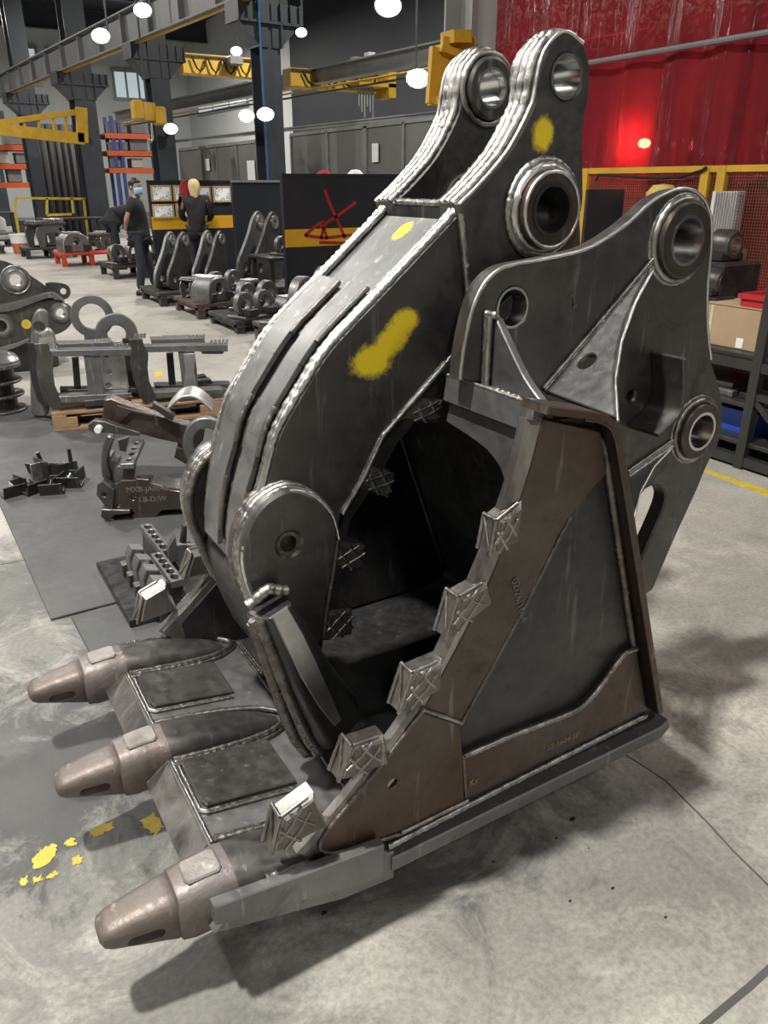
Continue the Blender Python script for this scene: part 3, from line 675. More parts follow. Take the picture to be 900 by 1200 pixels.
# ------------------------------------------------------------ background structure and equipment
def rY(x0, y0, x1, y1, Y):
    cx, cy = (x0+x1)/2, (y0+y1)/2
    return py(x0, cy, Y)[0], py(x1, cy, Y)[0], py(cx, y1, Y)[2], py(cx, y0, Y)[2]
def boxY(mb, x0, y0, x1, y1, Y, d, b=0.):
    a = rY(x0, y0, x1, y1, Y); return mb.box(a[0], a[1], Y, Y+d, a[2], a[3], b)
class VPl:
    """upright plane through two floor points: maps photo outlines lying in it to (s, z) and back to 3D"""
    def __init__(s, A, B):
        s.A = Vector((A[0], A[1], 0)); d = Vector((B[0]-A[0], B[1]-A[1], 0)); s.L = d.length; s.d = d.normalized(); s.n = Vector((-s.d.y, s.d.x, 0))
        if s.n.dot(Vector((A[0], A[1], 0))) < 0: s.n = -s.n
        s.rz = math.atan2(s.d.y, s.d.x)
    def uv(s, pts, back=0.):
        out = []; P0 = s.A+s.n*back
        for q in pts:
            dr = Vector(_fw+_rt*(q[0]-450)/F-_up*(q[1]-600)/F); c = Vector(_C)
            t = (P0-c).dot(s.n)/dr.dot(s.n); h = c+dr*t
            out.append(((h-s.A).dot(s.d), h.z)+tuple(q[2:]))
        return out
    def fr(s): return lambda x, y, t: tuple(s.A+s.d*x+s.n*t+Vector((0, 0, y)))
    def pt(s, x, z, t): return s.A+s.d*x+s.n*t+Vector((0, 0, z))
    def plate(s, name, pts, b0, b1, mat, parent=None, holes=(), ch=.003, smooth_n=0):
        o2 = s.uv(pts, b0)
        o2 = sm(o2, smooth_n) if smooth_n else [p[:2] for p in o2]
        hs = [circle(*s.uv([(h[0], h[1])], b0)[0][:2], h[2], 24) for h in holes]
        return plate(name, o2, b0, b1, mat, parent, hs, ch, s.fr())
# steel columns with crane corbels
CR = math.radians(4.6)
def column(X, Y, wid, label, corb=True, dep=None):
    t = thing('steel_column', label, 'column', (X, Y, 0), 'columns of the crane bay', CR)
    h = wid/2; d = (dep or wid)/2; T = 9.28 if corb else 4.4
    MB().box(-h, h, -d, -d+.03, 0, T).build('flange', 'col', t); MB().box(-h, h, d-.03, d, 0, T).build('flange', 'col', t)
    MB().box(-.015, .015, -d+.03, d-.03, 0, T).build('web', 'col', t)
    MB().box(-h-.05, h+.05, -d-.05, d+.05, 0, .03).build('base_plate', 'col', t)
    if corb:
        z = CORB
        for s in (-1, 1):
            q = plate('corbel', [(s*h*.2, z-.64), (s*h, z-.64), (s*(h+.38), z-.28), (s*(h+.38), z), (s*h*.2, z)], -d-.02, d+.02, M['col'], t, ch=0)
            for k in (.0, .19, .36):
                MB().box(min(s*(h+k), s*(h+k+.03)), max(s*(h+k), s*(h+k+.03)), -d-.06, d+.06, z-.30 if k else z-.64, z+.005).build('rib', 'col', q)
            MB().box(min(0, s*(h+.40)), max(0, s*(h+.40)), -d-.06, d+.06, z-.28-.02, z-.28+.02).build('rib', 'col', q)
    return t
CORB = 4.42
column(6.05, 14., .38, 'tall slate steel column between the two grey booths, red and blue tube beside it')
column(5.64, 19.1, .42, 'slate steel column with corbels behind the masked person')
column(5.19, 24.8, .56, 'slate steel column where the yellow jib crane ends, beside the orange rack')
column(4.69, 31.1, .55, 'slate steel column at the far left, before the tall windows')
column(4.15, 38.5, .55, 'most distant slate steel column at the left edge')
c0 = thing('steel_column', 'pale grey steel column carrying the yellow bracket beside the red curtain', 'column', (6.15, 8.25, 0), 'columns of the crane bay', CR)
MB().box(-.24, .24, -.24, -.21, 0, 9.28).build('flange', 'col_pale', c0); MB().box(-.24, .24, .21, .24, 0, 9.28).build('flange', 'col_pale', c0); MB().box(-.02, .02, -.21, .21, 0, 9.28).build('web', 'col_pale', c0)
# conduits on the nearest slate column
t = MB().tube([(5.86, 13.72, 1.0), (5.85, 13.72, 6)], .018, 8).build('conduit', plain('blue_hose', (.02, .10, .26), .4)); tag(t, 'blue air hose running up the slate column behind the booths', 'hose')
# crane runway girder on the left corbels: plate girder with stiffeners
def along(x0, y): return x0-.0805*(y-14)
def girder(x0, ya, yb, z0, h, fw, label, name='runway_girder', mat='col_l', stiff=1.6, cat='girder'):
    t = thing(name, label, cat, (along(x0, ya), ya, z0), None, CR); L = (yb-ya)/math.cos(CR)
    MB().box(-.012, .012, 0, L, .03, h-.03).build('web', mat, t)
    MB().box(-fw/2, fw/2, 0, L, 0, .03).build('flange', mat, t); MB().box(-fw/2, fw/2, 0, L, h-.03, h).build('flange', mat, t)
    k = .4
    while stiff and k < L:
        MB().box(-fw/2+.01, fw/2-.01, k-.01, k+.01, .03, h-.03).build('stiffener', mat, t); k += stiff
    return t
g = girder(6.05-.45, 12.6, 44, CORB+.0, .62, .26, 'long riveted plate girder running over the column corbels at upper left')
MB().box(-.05, .05, .3, 30, -.03, -.0).build('yellow_edge', 'yellow', g)
girder(8.6, 6., 30, 3.62, .3, .24, 'pale grey crane rail beam crossing behind the yellow crane', 'rail_beam', 'rail', 0)
girder(8.3, 6., 26, 2.75, .08, .08, 'thin galvanised pipe rail above the grey booths', 'pipe_rail', 'rail', 0, 'rail')
for dz in (.0, .09): 
    o = MB().tube([(along(8.2, 7), 7, 3.38+dz), (along(8.2, 28), 28, 3.38+dz)], .02, 6).build('power_rail', 'yellow' if dz else 'col'); tag(o, 'slim %s conductor rail under the pale crane beam' % ('yellow' if dz else 'dark'), 'rail')
# overhead crane: yellow bridge girder with hoist
YB = 22.
def bridge(x0, x1, y0, y1, Y, label):
    a = rY(x0, y0, x1, y1, Y); t = thing('bridge_crane', label, 'crane', (a[0], Y, a[2]))
    L = a[1]-a[0]; h = a[3]-a[2]
    MB().box(0, L, -.2, .2, 0, h, .02).build('box_girder', 'yellow', t)
    for k in range(1, 5):
        x = L*k/5
        MB().tube([(x-L*.09, -.28, h*.8), (x-L*.045, -.3, h*.3), (x, -.3, h*.12), (x+L*.045, -.3, h*.3), (x+L*.09, -.28, h*.8)], .025, 6).build('festoon_cable', 'black', t)
    MB().box(0, L, -.26, -.22, h*.84, h*.92).build('festoon_rail', 'col', t)
    return t, L, h
t, L, h = bridge(212, 300, 66, 90, 24., 'yellow overhead crane girder between the two slate columns')
MB().box(L*.55, L*.72, -.6, -.2, h*.5, h*.95, .03).build('control_box', 'col_l', t)
t, L, h = bridge(336, 445, 84, 106, 17., 'yellow overhead crane girder with hoist above the right grey booth')
MB().box(L*.60, L*1.0, -.7, -.15, h*.15, h*.35).build('hoist_frame', 'yellow', t)
MB().box(L*.92, L*1.0, -.7, -.15, -.4*h, h*1.0).build('end_truck', 'yellow', t)
for k in range(6): MB().tube([(L*.64+k*.07, -.5, h*.2), (L*.64+k*.07, -.5, -h*(.9+.3*(k % 3)))], .02, 6).build('hoist_cable', 'rail', t)
for k in range(3): MB().box(L*.6+k*.35, L*.6+k*.35+.16, -.5, -.3, h*1.0, h*(1.7+.3*(k % 2))).build('contactor', 'rail' if k != 1 else 'wall_far', t)
# yellow chain hoist hanging beside the second slate column
a = py(173, 131, 17.5)
t = thing('chain_hoist', 'yellow chain hoist hanging beside the slate column over the orange rack', 'hoist', a)
lathe_z([(0, -.18), (.16, -.16), (.18, 0), (.16, .16), (0, .18)], (0, 0, 0), 16).build('drum', 'yellow', t)
MB().box(-.3, -.12, -.14, .14, -.16, .2, .03).build('motor', 'yellow', t); MB().box(.12, .34, -.12, .12, -.24, .1, .03).build('gearbox', 'yellow', t)
MB().tube([(0, 0, .15), (0, 0, 9.3-a[2])], .02, 6).build('suspension_rod', 'col', t); MB().tube([(.05, 0, -.15), (.05, 0, -.5), (.0, 0, -.56), (-.06, 0, -.5)], .03, 6).build('hook', 'ground', t)
# jib crane at the far left
t = thing('jib_crane', 'yellow lattice jib crane arm reaching in from the left edge', 'crane', (0, 0, 0)); Yj = 22.5
def seg(mb, p, q, w, d=.12):
    a = Vector(py(*p, Yj)); b = Vector(py(*q, Yj)); return mb.bar(a, b, d, w)
seg(MB(), (-40, 149), (92, 131), .13).build('top_chord', 'yellow', t); seg(MB(), (-40, 147), (98, 163), .26, .2).build('bottom_chord', 'yellow', t)
seg(MB(), (95, 126), (97, 167), .2, .25).build('end_post', 'yellow', t)
for x in (10, 28, 45, 62, 77): seg(MB(), (x, 143-(x/100)*11), (x+1, 151+(x/100)*8), .07, .06).build('lattice_post', 'yellow', t)
seg(MB(), (97, 127), (108, 127), .1).build('hinge_arm', 'col', t); seg(MB(), (98, 160), (108, 168), .14).build('hinge_arm', 'col', t)
# far windows
M['glass_lit'] = plain('daylit_window_glass', (.5, .56, .58), .15, 0, .1, 1., (.62, .74, .78), .55)
def window(n, x0, y0, x1, y1, Y, nx=2, nz=2):
    a = rY(x0, y0, x1, y1, Y); t = thing('window_%d' % n, None, None, (a[0], Y, a[2])); struct(t)
    L, h = a[1]-a[0], a[3]-a[2]
    for i in range(nx):
        for j in range(nz): MB().box(L*i/nx+.05, L*(i+1)/nx-.05, 0, .03, h*j/nz+.05, h*(j+1)/nz-.05).build('pane', 'glass_lit', t)
    f = MB(); f.box(-.1, L+.1, -.06, .06, -.1, .05); f.box(-.1, L+.1, -.06, .06, h-.05, h+.1)
    for i in range(nx+1): f.box(L*i/nx-.05, L*i/nx+.05, -.05, .05, 0, h)
    for j in range(1, nz): f.box(0, L, -.05, .05, h*j/nz-.05, h*j/nz+.05)
    f.build('window_frame', 'rail', t)
window(1, 32, 56, 44, 98, 47.7, 1, 2); window(2, 58, 60, 94, 92, 47.7, 2, 2); window(3, 134, 84, 176, 116, 47.7, 3, 1)
def windowX(n, x0, y0, x1, y1, X):
    A = px(x0, (y0+y1)/2, X); B = px(x1, (y0+y1)/2, X); z1 = px((x0+x1)/2, y0, X)[2]; z0 = px((x0+x1)/2, y1, X)[2]
    t = thing('window_%d' % n, None, None, (X, B[1], z0)); struct(t); L = A[1]-B[1]; h = z1-z0
    for i in range(3): MB().box(-.03, 0, L*i/3+.05, L*(i+1)/3-.05, .05, h-.05).build('pane', 'glass_lit', t)
    f = MB().box(-.06, .05, -.1, L+.1, -.1, .05).box(-.06, .05, -.1, L+.1, h-.05, h+.1)
    for i in range(4): f.box(-.06, .05, L*i/3-.05, L*i/3+.05, 0, h)
    f.build('window_frame', 'rail', t)
windowX(4, 232, 106, 290, 128, 15.75)
# lamps seen in the frame, flood lights on columns
def flood(x, y, Y, label, size=.3, rod=False, group='flood lights'):
    p = py(x, y, Y); t = thing('flood_light', label, 'lamp', p, group, -.5)
    ov = lambda k, y: [(size*k*math.cos(a), y, size*k*.72*math.sin(a)) for a in [2*math.pi*j/20 for j in range(20)]]
    MB().loft([ov(.56, 0), ov(.58, .02), ov(.5, .12), ov(.3, .17)]).build('housing', 'lampbody', t)
    MB().loft([ov(.42, -.02), ov(.5, -.012), ov(.5, .0)]).build('lens', 'floodglow', t)
    MB().bar((0, .16, 0), (0, .5, .1), .04, .04).build('arm', 'col', t)
    if rod: MB().bar((0, .5, .1), (0, .5, 9.3-p[2]), .03, .03).build('drop_rod', 'col', t)
    return t
M['floodglow'] = plain('flood_lens', (1, 1, 1), .3, 0, 0, 5, (1, .99, .97), 30.)
flood(490, 92, 12., 'large bright flood light left of the yellow bracket', .36, True)
flood(311, 134, 13.2, 'bright flood light on the slate column, right of a pair', .26)
flood(289, 136, 13.4, 'smaller bright flood light on the slate column, left of a pair', .24)
flood(200, 151, 18.45, 'flood light low on the column behind the masked person', .28)
flood(118, 42, 16., 'star-bright flood light at the corbel of the third column', .3, True)
flood(353, 38, 15.5, 'flood light under the dark corbel right of the nearest slate column', .2, True)
flood(277, 60, 24., 'small greenish flood light above the left crane girder', .3, True)
flood(167, 12, 13., 'flood light high beside the plate girder, top left', .24, True)
t = flood(455, 7, 19., 'oval high-bay lamp at the top edge of the view', .6, True)
# booths: grey sheet panels in frames along the aisle
M['booth'] = plain('taupe_booth_sheet', (.145, .14, .13), .55, .1, .1, 2)
M['frame_grey'] = plain('booth_frame', (.21, .215, .21), .5, .2)
def booth(X, xs, ztop, label, group='grey welding booths'):
    ys = [px(x, 150, X)[1] for x in xs]
    t = thing('welding_booth', label, 'booth', (X, ys[-1], 0), group)
    for a, b in zip(ys, ys[1:]):
        a0, b0 = a-ys[-1], b-ys[-1]
        MB().box(0, .03, b0+.03, a0-.03, .1, ztop-.03).build('panel', 'booth', t)
    for y in ys: MB().box(-.03, .05, y-ys[-1]-.03, y-ys[-1]+.03, 0, ztop).build('post', 'frame_grey', t)
    MB().box(-.03, .05, 0, ys[0]-ys[-1], ztop-.03, ztop+.03).build('top_rail', 'frame_grey', t)
    return t
bt1 = booth(7.2, (341, 384, 428, 430, 474, 515), 2.57, 'grey panelled booth right of the nearest slate column')
bt2 = booth(6.6, (208, 234, 252, 276, 300), 2.46, 'taupe panelled booth behind the notice board')
def slip(X, x, y0, y1, w, label, mat, par=None):
    a = px(x, y0, X); b = px(x, y1, X); return tag(MB().box(X-.012, X, a[1]-w/2, a[1]+w/2, b[2], a[2]).build('notice_sheet', mat), label, 'notice')
M['paper'] = plain('white_paper', (.72, .74, .73), .7, 0, .05, 9)
slip(7.17, 440, 168, 190, .2, 'white notice sheet on the panel of the right grey booth', 'paper'); slip(6.57, 243, 186, 200, .26, 'white notice sheet on the taupe booth panel', 'paper')
t = slip(6.57, 294, 188, 212, .4, 'white perforated sheet at the end of the taupe booth', 'paper')
for x, y, c, l in ((381, 206, (.35, .02, .02), 'red rag lying on the striped screen'), (418, 205, (.7, .7, .7), 'white cloth lying on top of the striped screen')):
    p = py(x, y, 10.6); o = lathe_z([(.0, .09), (.07, .08), (.12, .03), (.14, -.01), (0, -.02)], (0, 0, 0), 9).build('rag', plain('rag_cloth', c, .9)); o.location = (p[0], 10.63, 1.835 if 0 else p[2]); o.scale = (1, .6, .8); tag(o, l, 'cloth')
# storage racks
M['orange'] = plain('orange_rack_beam', (.55, .085, .02), .45); M['blue_up'] = plain('blue_rack_upright', (.03, .05, .22), .45)
M['box_grey'] = plain('grey_crate', (.16, .16, .16), .7); M['box_pale'] = plain('pale_carton', (.42, .38, .32), .8); M['box_dark'] = plain('dark_crate', (.05, .05, .055), .6); M['box_white'] = plain('white_sack', (.6, .6, .62), .8)
def rack(Y, x0, x1, ups, beams, label, ybot):
    A = py(x0, beams[-1], Y); B = py(x1, beams[-1], Y)
    t = thing('pallet_rack', label, 'rack', (A[0], Y, 0)); L = B[0]-A[0]
    zt = py((x0+x1)/2, beams[0], Y)[2]+.7
    for u in ups:
        X = py(u, 190, Y)[0]-A[0]
        for d in (0, 1.0): MB().box(X-.06, X+.06, d-.05, d+.05, 0, zt).build('upright', 'blue_up', t)
    zs = []
    for bm_ in beams:
        z = py((x0+x1)/2, bm_, Y)[2]; zs.append(z)
        for d in (-.05, 1.05): MB().box(0, L, d-.03, d+.03, z-.09, z+.09).build('beam', 'orange', t)
        MB().box(0, L, 0, 1., z+.06, z+.09).build('shelf_deck', 'box_grey', t)
    for li, z in enumerate(zs+[0.0]):
        x = .25; ni = 0; lvl = ('top', 'second', 'third', 'floor')[li]
        while x < L-.6:
            w = random.uniform(.35, .7); hh = random.uniform(.28, .58); m_ = random.choice(('box_grey', 'box_pale', 'box_dark', 'box_white', 'box_grey'))
            nm = {'box_grey': 'grey crate', 'box_pale': 'pale carton', 'box_dark': 'dark crate', 'box_white': 'white sack'}[m_]
            o = MB().box(0, w, 0, .7, 0, hh, .03 if m_ != 'box_white' else .1); 
            if m_ in ('box_grey', 'box_dark'): o.box(-.02, w+.02, -.02, .72, hh-.06, hh)
            o = o.build(nm.replace(' ', '_'), m_); o.location = (A[0]+x, Y+.1, z+.09 if z else 0)
            ni += 1; tag(o, '%s %s from left, %s level of the %s' % (nm, ('first', 'second', 'third', 'fourth', 'fifth', 'sixth', 'seventh', 'eighth')[ni-1], lvl, label.replace('orange-beamed ', '')), nm.split()[1], 'goods on the ' + label)
            x += w+random.uniform(.08, .35)
rack(33, -45, 58, (-30, 52), (173, 195, 217), 'orange-beamed rack at the left edge', 240)
rack(33.5, 128, 190, (136, 144, 188), (160, 180, 200), 'orange-beamed rack behind the masked person', 216)
# dark canvas screen between the racks
def canvas(Y, x0, x1, ytop, z0, label):
    A = py(x0, 200, Y); B = py(x1, 200, Y); zt = py((x0+x1)/2, ytop, Y)[2]; n = 60; v = []; f = []
    for i in range(n+1):
        x = A[0]+(B[0]-A[0])*i/n; d = .08*math.sin(i*.9)+.04*math.sin(i*2.3)
        for z, k in ((z0, 1.3), ((z0+zt)/2, 1), (zt, .5)): v.append((x, Y+d*k, z))
    for i in range(n):
        for j in range(2): a = i*3+j; f.append((a, a+3, a+4, a+1))
    o = link('canvas_screen', v, f, plain('dark_canvas', (.045, .045, .048), .8, 0, .25, 3)); s_ = o.modifiers.new('t', 'SOLIDIFY'); s_.thickness = .02
    tag(o, label, 'screen'); return o
canvas(29., 50, 118, 146, .05, 'tall dark canvas screen hanging left of the third column')
# free-standing screens of the aisle
M['screen'] = plain('blue_black_sheet', (.028, .031, .038), .38, .3, .15, 2); M['stripe'] = plain('yellow_stripe_paint', (.62, .33, .015), .45, 0, .1, 3)
M['redpaint'] = plain('red_spray_paint', (.35, .015, .012), .5, 0, .2, 8)
def screen(Y, x0, y0, x1, label, stripe=None, zb=.05):
    a = rY(x0, y0, x1, y0+60, Y); t = thing('metal_screen', label, 'screen', (a[0], Y, 0), 'dark metal screens'); L = a[1]-a[0]; zt = py((x0+x1)/2, y0, Y)[2]
    MB().box(0, L, 0, .04, zb, zt, .004).build('sheet', 'screen', t)
    for x in (0, L-.05): MB().box(x, x+.05, .04, .09, 0, zt-.01).build('post', 'screen', t); MB().box(x, x+.05, -.2, .3, 0, .03).build('foot', 'screen', t)
    MB().box(-.01, L+.01, -.015, .05, zt-.01, zt+.025).build('top_edge', 'frame_grey' if not stripe else 'screen', t)
    if stripe:
        z1 = py((x0+x1)/2, stripe[0], Y)[2]; z0 = py((x0+x1)/2, stripe[1], Y)[2]
        MB().box(0, L, -.004, 0, z0, z1).build('yellow_stripe', 'stripe', t)
    return t, L, zt
s1, L1, zt1 = screen(10.5, 332, 206, 478, 'dark screen with yellow stripe and red spray-painted scrawl', (267, 287))
def scrawl(Y, segs, par, par_loc, r=.022):
    for sgm in segs:
        P = [Vector(py(x, y, Y))-Vector(par_loc) for x, y in sgm]
        mb = MB(); m_ = .008
        for a, b in zip(P, P[1:]): mb.bar((a.x, -.005, a.z), (b.x, -.005, b.z), .004, r*2, up=(0, 0, 1)) if abs((b-a).normalized().z) < .9 else mb.bar((a.x, -.005, a.z), (b.x, -.005, b.z), r*2, .004, up=(0, 1, 0))
        mb.build('spray_stroke', 'redpaint', par)
scrawl(10.5, [[(380, 222), (388, 243), (397, 262), (404, 279)], [(417, 237), (395, 253), (375, 266)], [(357, 276), (372, 263), (380, 260)], [(357, 276), (380, 279), (415, 275)], [(376, 280), (379, 266), (383, 280)], [(374, 284), (406, 285)]], s1, s1.location)
screen(13.2, 274, 213, 333, 'plain dark screen left of the striped screen')
s3, L3, zt3 = screen(15.2, 176, 213, 278, 'dark screen with yellow band and pinned drawings, behind the scarfed person', (253, 268))
# drawings on the notice board
M['ply'] = plain('plywood_frame', (.45, .30, .14), .6)
def printed():
    m, nt, bs = newmat('printed_drawing'); n = noise(nt, 5.5, 2, .5); n2 = noise(nt, 26, 2, .5, (1, 1, 3))
    f = ramp(nt, n.outputs[0], [(.50, 0), (.56, 1)]).outputs[0]; g = ramp(nt, n2.outputs[0], [(.50, 0), (.54, 1)]).outputs[0]
    c = mixc(nt, g, (.9, .92, .94), (.16, .36, .33)); c2 = mixc(nt, f, (.9, .92, .94), c); nt.links.new(c2, bs.inputs['Base Color']); bs.inputs['Roughness'].default_value = .5; return m
M['print'] = printed()
names = [('upper left', 177, 217, 201, 236), ('upper second from left', 203, 217, 220, 236), ('upper third from left', 224, 218, 247, 237), ('upper right', 249, 218, 271, 237), ('lower left', 179, 239, 204, 256), ('lower right', 206, 238, 222, 255)]
for nm, x0, y0, x1, y1 in names:
    a = rY(x0, y0, x1, y1, 15.17); t = thing('framed_drawing', 'printed drawing in plywood frame, %s on the notice screen' % nm, 'drawing', (a[0], 15.17, a[2]), 'drawings on the notice screen'); L, h = a[1]-a[0], a[3]-a[2]
    MB().box(.02, L-.02, -.006, .02, .02, h-.02).build('sheet', 'print', t)
    MB().box(0, L, -.012, .02, 0, .03).box(0, L, -.012, .02, h-.03, h).box(0, .03, -.012, .02, .03, h-.03).box(L-.03, L, -.012, .02, .03, h-.03).build('frame', 'ply', t)
# yellow bracket on the pale column
t = thing('yellow_bracket', 'yellow welded bracket frame bolted to the pale grey column', 'bracket', (0, 0, 0)); Yb = 7.95
def bseg(p, q, w, d, nm): a = Vector(py(*p, Yb)); b = Vector(py(*q, Yb)); MB().bar(a, b, d, w).build(nm, 'yellow', t)
bseg((514, 56), (509, 122), .07, .2, 'upright'); bseg((527, 44), (523, 120), .06, .2, 'upright'); bseg((512, 57), (540, 66), .07, .2, 'brace'); bseg((508, 118), (528, 119), .08, .25, 'foot'); bseg((524, 44), (545, 44), .12, .25, 'top_plate')
a = rY(524, 42, 556, 62, Yb); MB().box(a[0], a[1], Yb-.03, Yb+.08, a[2], a[3], .01).build('mount_plate', 'yellow', t)

p = py(217, 222, 15.1); o = lathe_z([(0, .16), (.05, .15), (.10, .05), (.12, -.12), (.06, -.24), (0, -.26)], (0, 0, 0), 9).build('red_cloth', plain('red_fabric', (.34, .03, .035), .85)); o.location = (p[0], 15.13, p[2]); o.scale = (1, .35, 1); tag(o, 'red cloth hung over the notice screen above the pale head scarf', 'cloth')
# ------------------------------------------------------------ red curtain side of the hall
XC = 6.1
M['curtain'] = None
m, nt, bs = newmat('red_pvc_curtain')
n1 = noise(nt, 2.2, 6, .65, (1, 1, .5)); n2 = noise(nt, 5, 3, .5, (1, 2.5, .12), .4)
c = ramp(nt, n1.outputs[0], [(.35, (.10, .012, .017)), (.65, (.17, .019, .025))]).outputs[0]
n3 = noise(nt, 7, 6, .7, None, 2.5); sm_ = nt.nodes.new('ShaderNodeTexCoord'); sx = nt.nodes.new('ShaderNodeSeparateXYZ'); nt.links.new(sm_.outputs['Object'], sx.inputs[0])
mr = nt.nodes.new('ShaderNodeMapRange'); mr.inputs[1].default_value = 2.75; mr.inputs[2].default_value = 3.2; nt.links.new(sx.outputs['Z'], mr.inputs[0])
fz = ramp(nt, n3.outputs[0], [(.5, 0), (.62, .30)]).outputs[0]; mm = nt.nodes.new('ShaderNodeMath'); mm.operation = 'MULTIPLY'; nt.links.new(fz, mm.inputs[0]); nt.links.new(mr.outputs[0], mm.inputs[1])
c = mixc(nt, mm.outputs[0], c, (.45, .33, .32))  # pale grey sheen mixed into the base colour high on the sheets
nt.links.new(c, bs.inputs['Base Color']); bs.inputs['Roughness'].default_value = .13; bs.inputs['Specular IOR Level'].default_value = .6
n6 = noise(nt, 9, 3, .55, (1, 1, .35), 1.2); lo = nt.nodes.new('ShaderNodeMapRange'); lo.inputs[1].default_value = 2.35; lo.inputs[2].default_value = 1.7; lo.inputs[3].default_value = .25; lo.inputs[4].default_value = 1.6; nt.links.new(sx.outputs['Z'], lo.inputs[0])
ml = nt.nodes.new('ShaderNodeMath'); ml.operation = 'MULTIPLY_ADD'; nt.links.new(n6.outputs[0], ml.inputs[0]); nt.links.new(lo.outputs[0], ml.inputs[1]); nt.links.new(n2.outputs[0], ml.inputs[2])
bump(nt, bs, ml.outputs[0], .5, .06)
tr = nt.nodes.new('ShaderNodeBsdfTransparent'); tr.inputs[0].default_value = (.65, .05, .035, 1)
mx = nt.nodes.new('ShaderNodeMixShader'); mx.inputs[0].default_value = .22
out = nt.nodes['Material Output']; nt.links.new(bs.outputs[0], mx.inputs[1]); nt.links.new(tr.outputs[0], mx.inputs[2]); tl = nt.nodes.new('ShaderNodeBsdfTranslucent'); tl.inputs[0].default_value = (.75, .02, .03, 1); m2_ = nt.nodes.new('ShaderNodeMixShader'); m2_.inputs[0].default_value = .12
nt.links.new(mx.outputs[0], m2_.inputs[1]); nt.links.new(tl.outputs[0], m2_.inputs[2]); nt.links.new(m2_.outputs[0], out.inputs[0])
M['curtain'] = m
cur = thing('welding_curtain', 'red glossy welding curtain hanging behind the yellow mesh fence', 'curtain', (XC, 2., 0))
ys = [7.75, 6.55, 5.35, 4.55, 3.75, 2.6, 1.4]
for k, (a, b) in enumerate(zip(ys, ys[1:])):
    n = 40; v = []; f = []; zs = [.05, .6, 1.2, 1.7, 2.0, 2.4, 2.8, 3.3, 4.0, 5.2]; ph = random.uniform(0, 9)
    for i in range(n+1):
        y = a+.05+(b-a-.1)*i/n
        for z in zs:
            am = (.018+.012*math.sin(z*1.7+ph))*(1.6 if z < 2.1 else 1.)
            d = am*.8*math.sin(i*.33+ph+.5*math.sin(z*1.6))+.006*math.sin(i*1.1+ph*2+z*1.5)*(1.5 if z < 2.1 else .6)+.03*(k % 2)
            v.append((XC+d-XC, y-2., z))
    N = len(zs)
    for i in range(n):
        for j in range(N-1): q = i*N+j; f.append((q, q+N, q+N+1, q+1))
    o = link('curtain_sheet', v, f, M['curtain'], cur, 180)
zr = px(790, 57, XC-.08)[2]
tag(MB().tube([(XC-.09, 1.2, zr), (XC-.09, 7.2, zr)], .024, 8).build('curtain_rod', 'col_l'), 'straight grey rod running across the red curtain', 'rod')
MB().box(-.05, .05, -.8, 5.9, 5.2, 5.3).build('curtain_rail', 'col_l', cur)
# red-glowing lamp shining through the curtain
p = px(755, 168, XC+.2); t = thing('work_lamp', 'lamp glowing red through the curtain', 'lamp', p)
lathe_z([(0, .045), (.045, .03), (.06, 0), (.045, -.03), (0, -.045)], (0, 0, 0), 14).build('bulb', plain('hot_bulb', (1, .5, .3), .4, 0, 0, 5, (1, .55, .35), 220.), t)
MB().tube([(0, 0, .07), (0, 0, 3.5)], .012, 6).build('cord', 'black', t)
d = bpy.data.lights.new('work_lamp_light', 'POINT'); d.energy = 4; d.color = (1, .6, .45); d.shadow_soft_size = .08
o = bpy.data.objects.new('work_lamp_light', d); COL.objects.link(o); o.location = (p[0]-.07, p[1], p[2])
for x, y in ((634, 143), (725, 140)): pass
# yellow mesh fence
XF = 5.95
t = thing('mesh_fence', 'yellow framed wire mesh fence in front of the red curtain', 'fence', (XF, 2., 0)); zf = px(790, 195, XF)[2]
fy = [px(x, 200, XF)[1]-2. for x in (688, 829)]+[-.6]
for y in fy: MB().box(-.03, .03, y-.04, y+.04, 0, zf).build('post', 'yellow', t)
MB().box(-.03, .03, fy[1]-.2, fy[1]-.12, 0, zf).build('post', 'yellow', t)
MB().box(-.025, .025, fy[2], fy[0], zf-.05, zf).build('top_rail', 'yellow', t); MB().box(-.025, .025, fy[2], fy[0], .1, .15).build('bottom_rail', 'yellow', t)
mb = MB(); y = fy[2]
while y < fy[0]: mb.box(-.002, .002, y-.0015, y+.0015, .15, zf-.05); y += .024
z = .15
while z < zf-.05: mb.box(-.002, .002, fy[2], fy[0], z-.0015, z+.0015); z += .024
w = mb.build('wire_mesh', plain('rusty_wire', (.20, .14, .09), .5, .5), t, 0); w['kind'] = 'stuff'
pts = [px(x, y, XF-.05) for x, y in ((698, 212), (702, 205), (730, 207), (770, 209), (800, 207), (822, 200), (828, 196))]
tag(MB().tube([Vector(q) for q in pts], .012, 6).build('hanging_cable', 'black'), 'dark cable drooping along the yellow fence rail', 'cable')
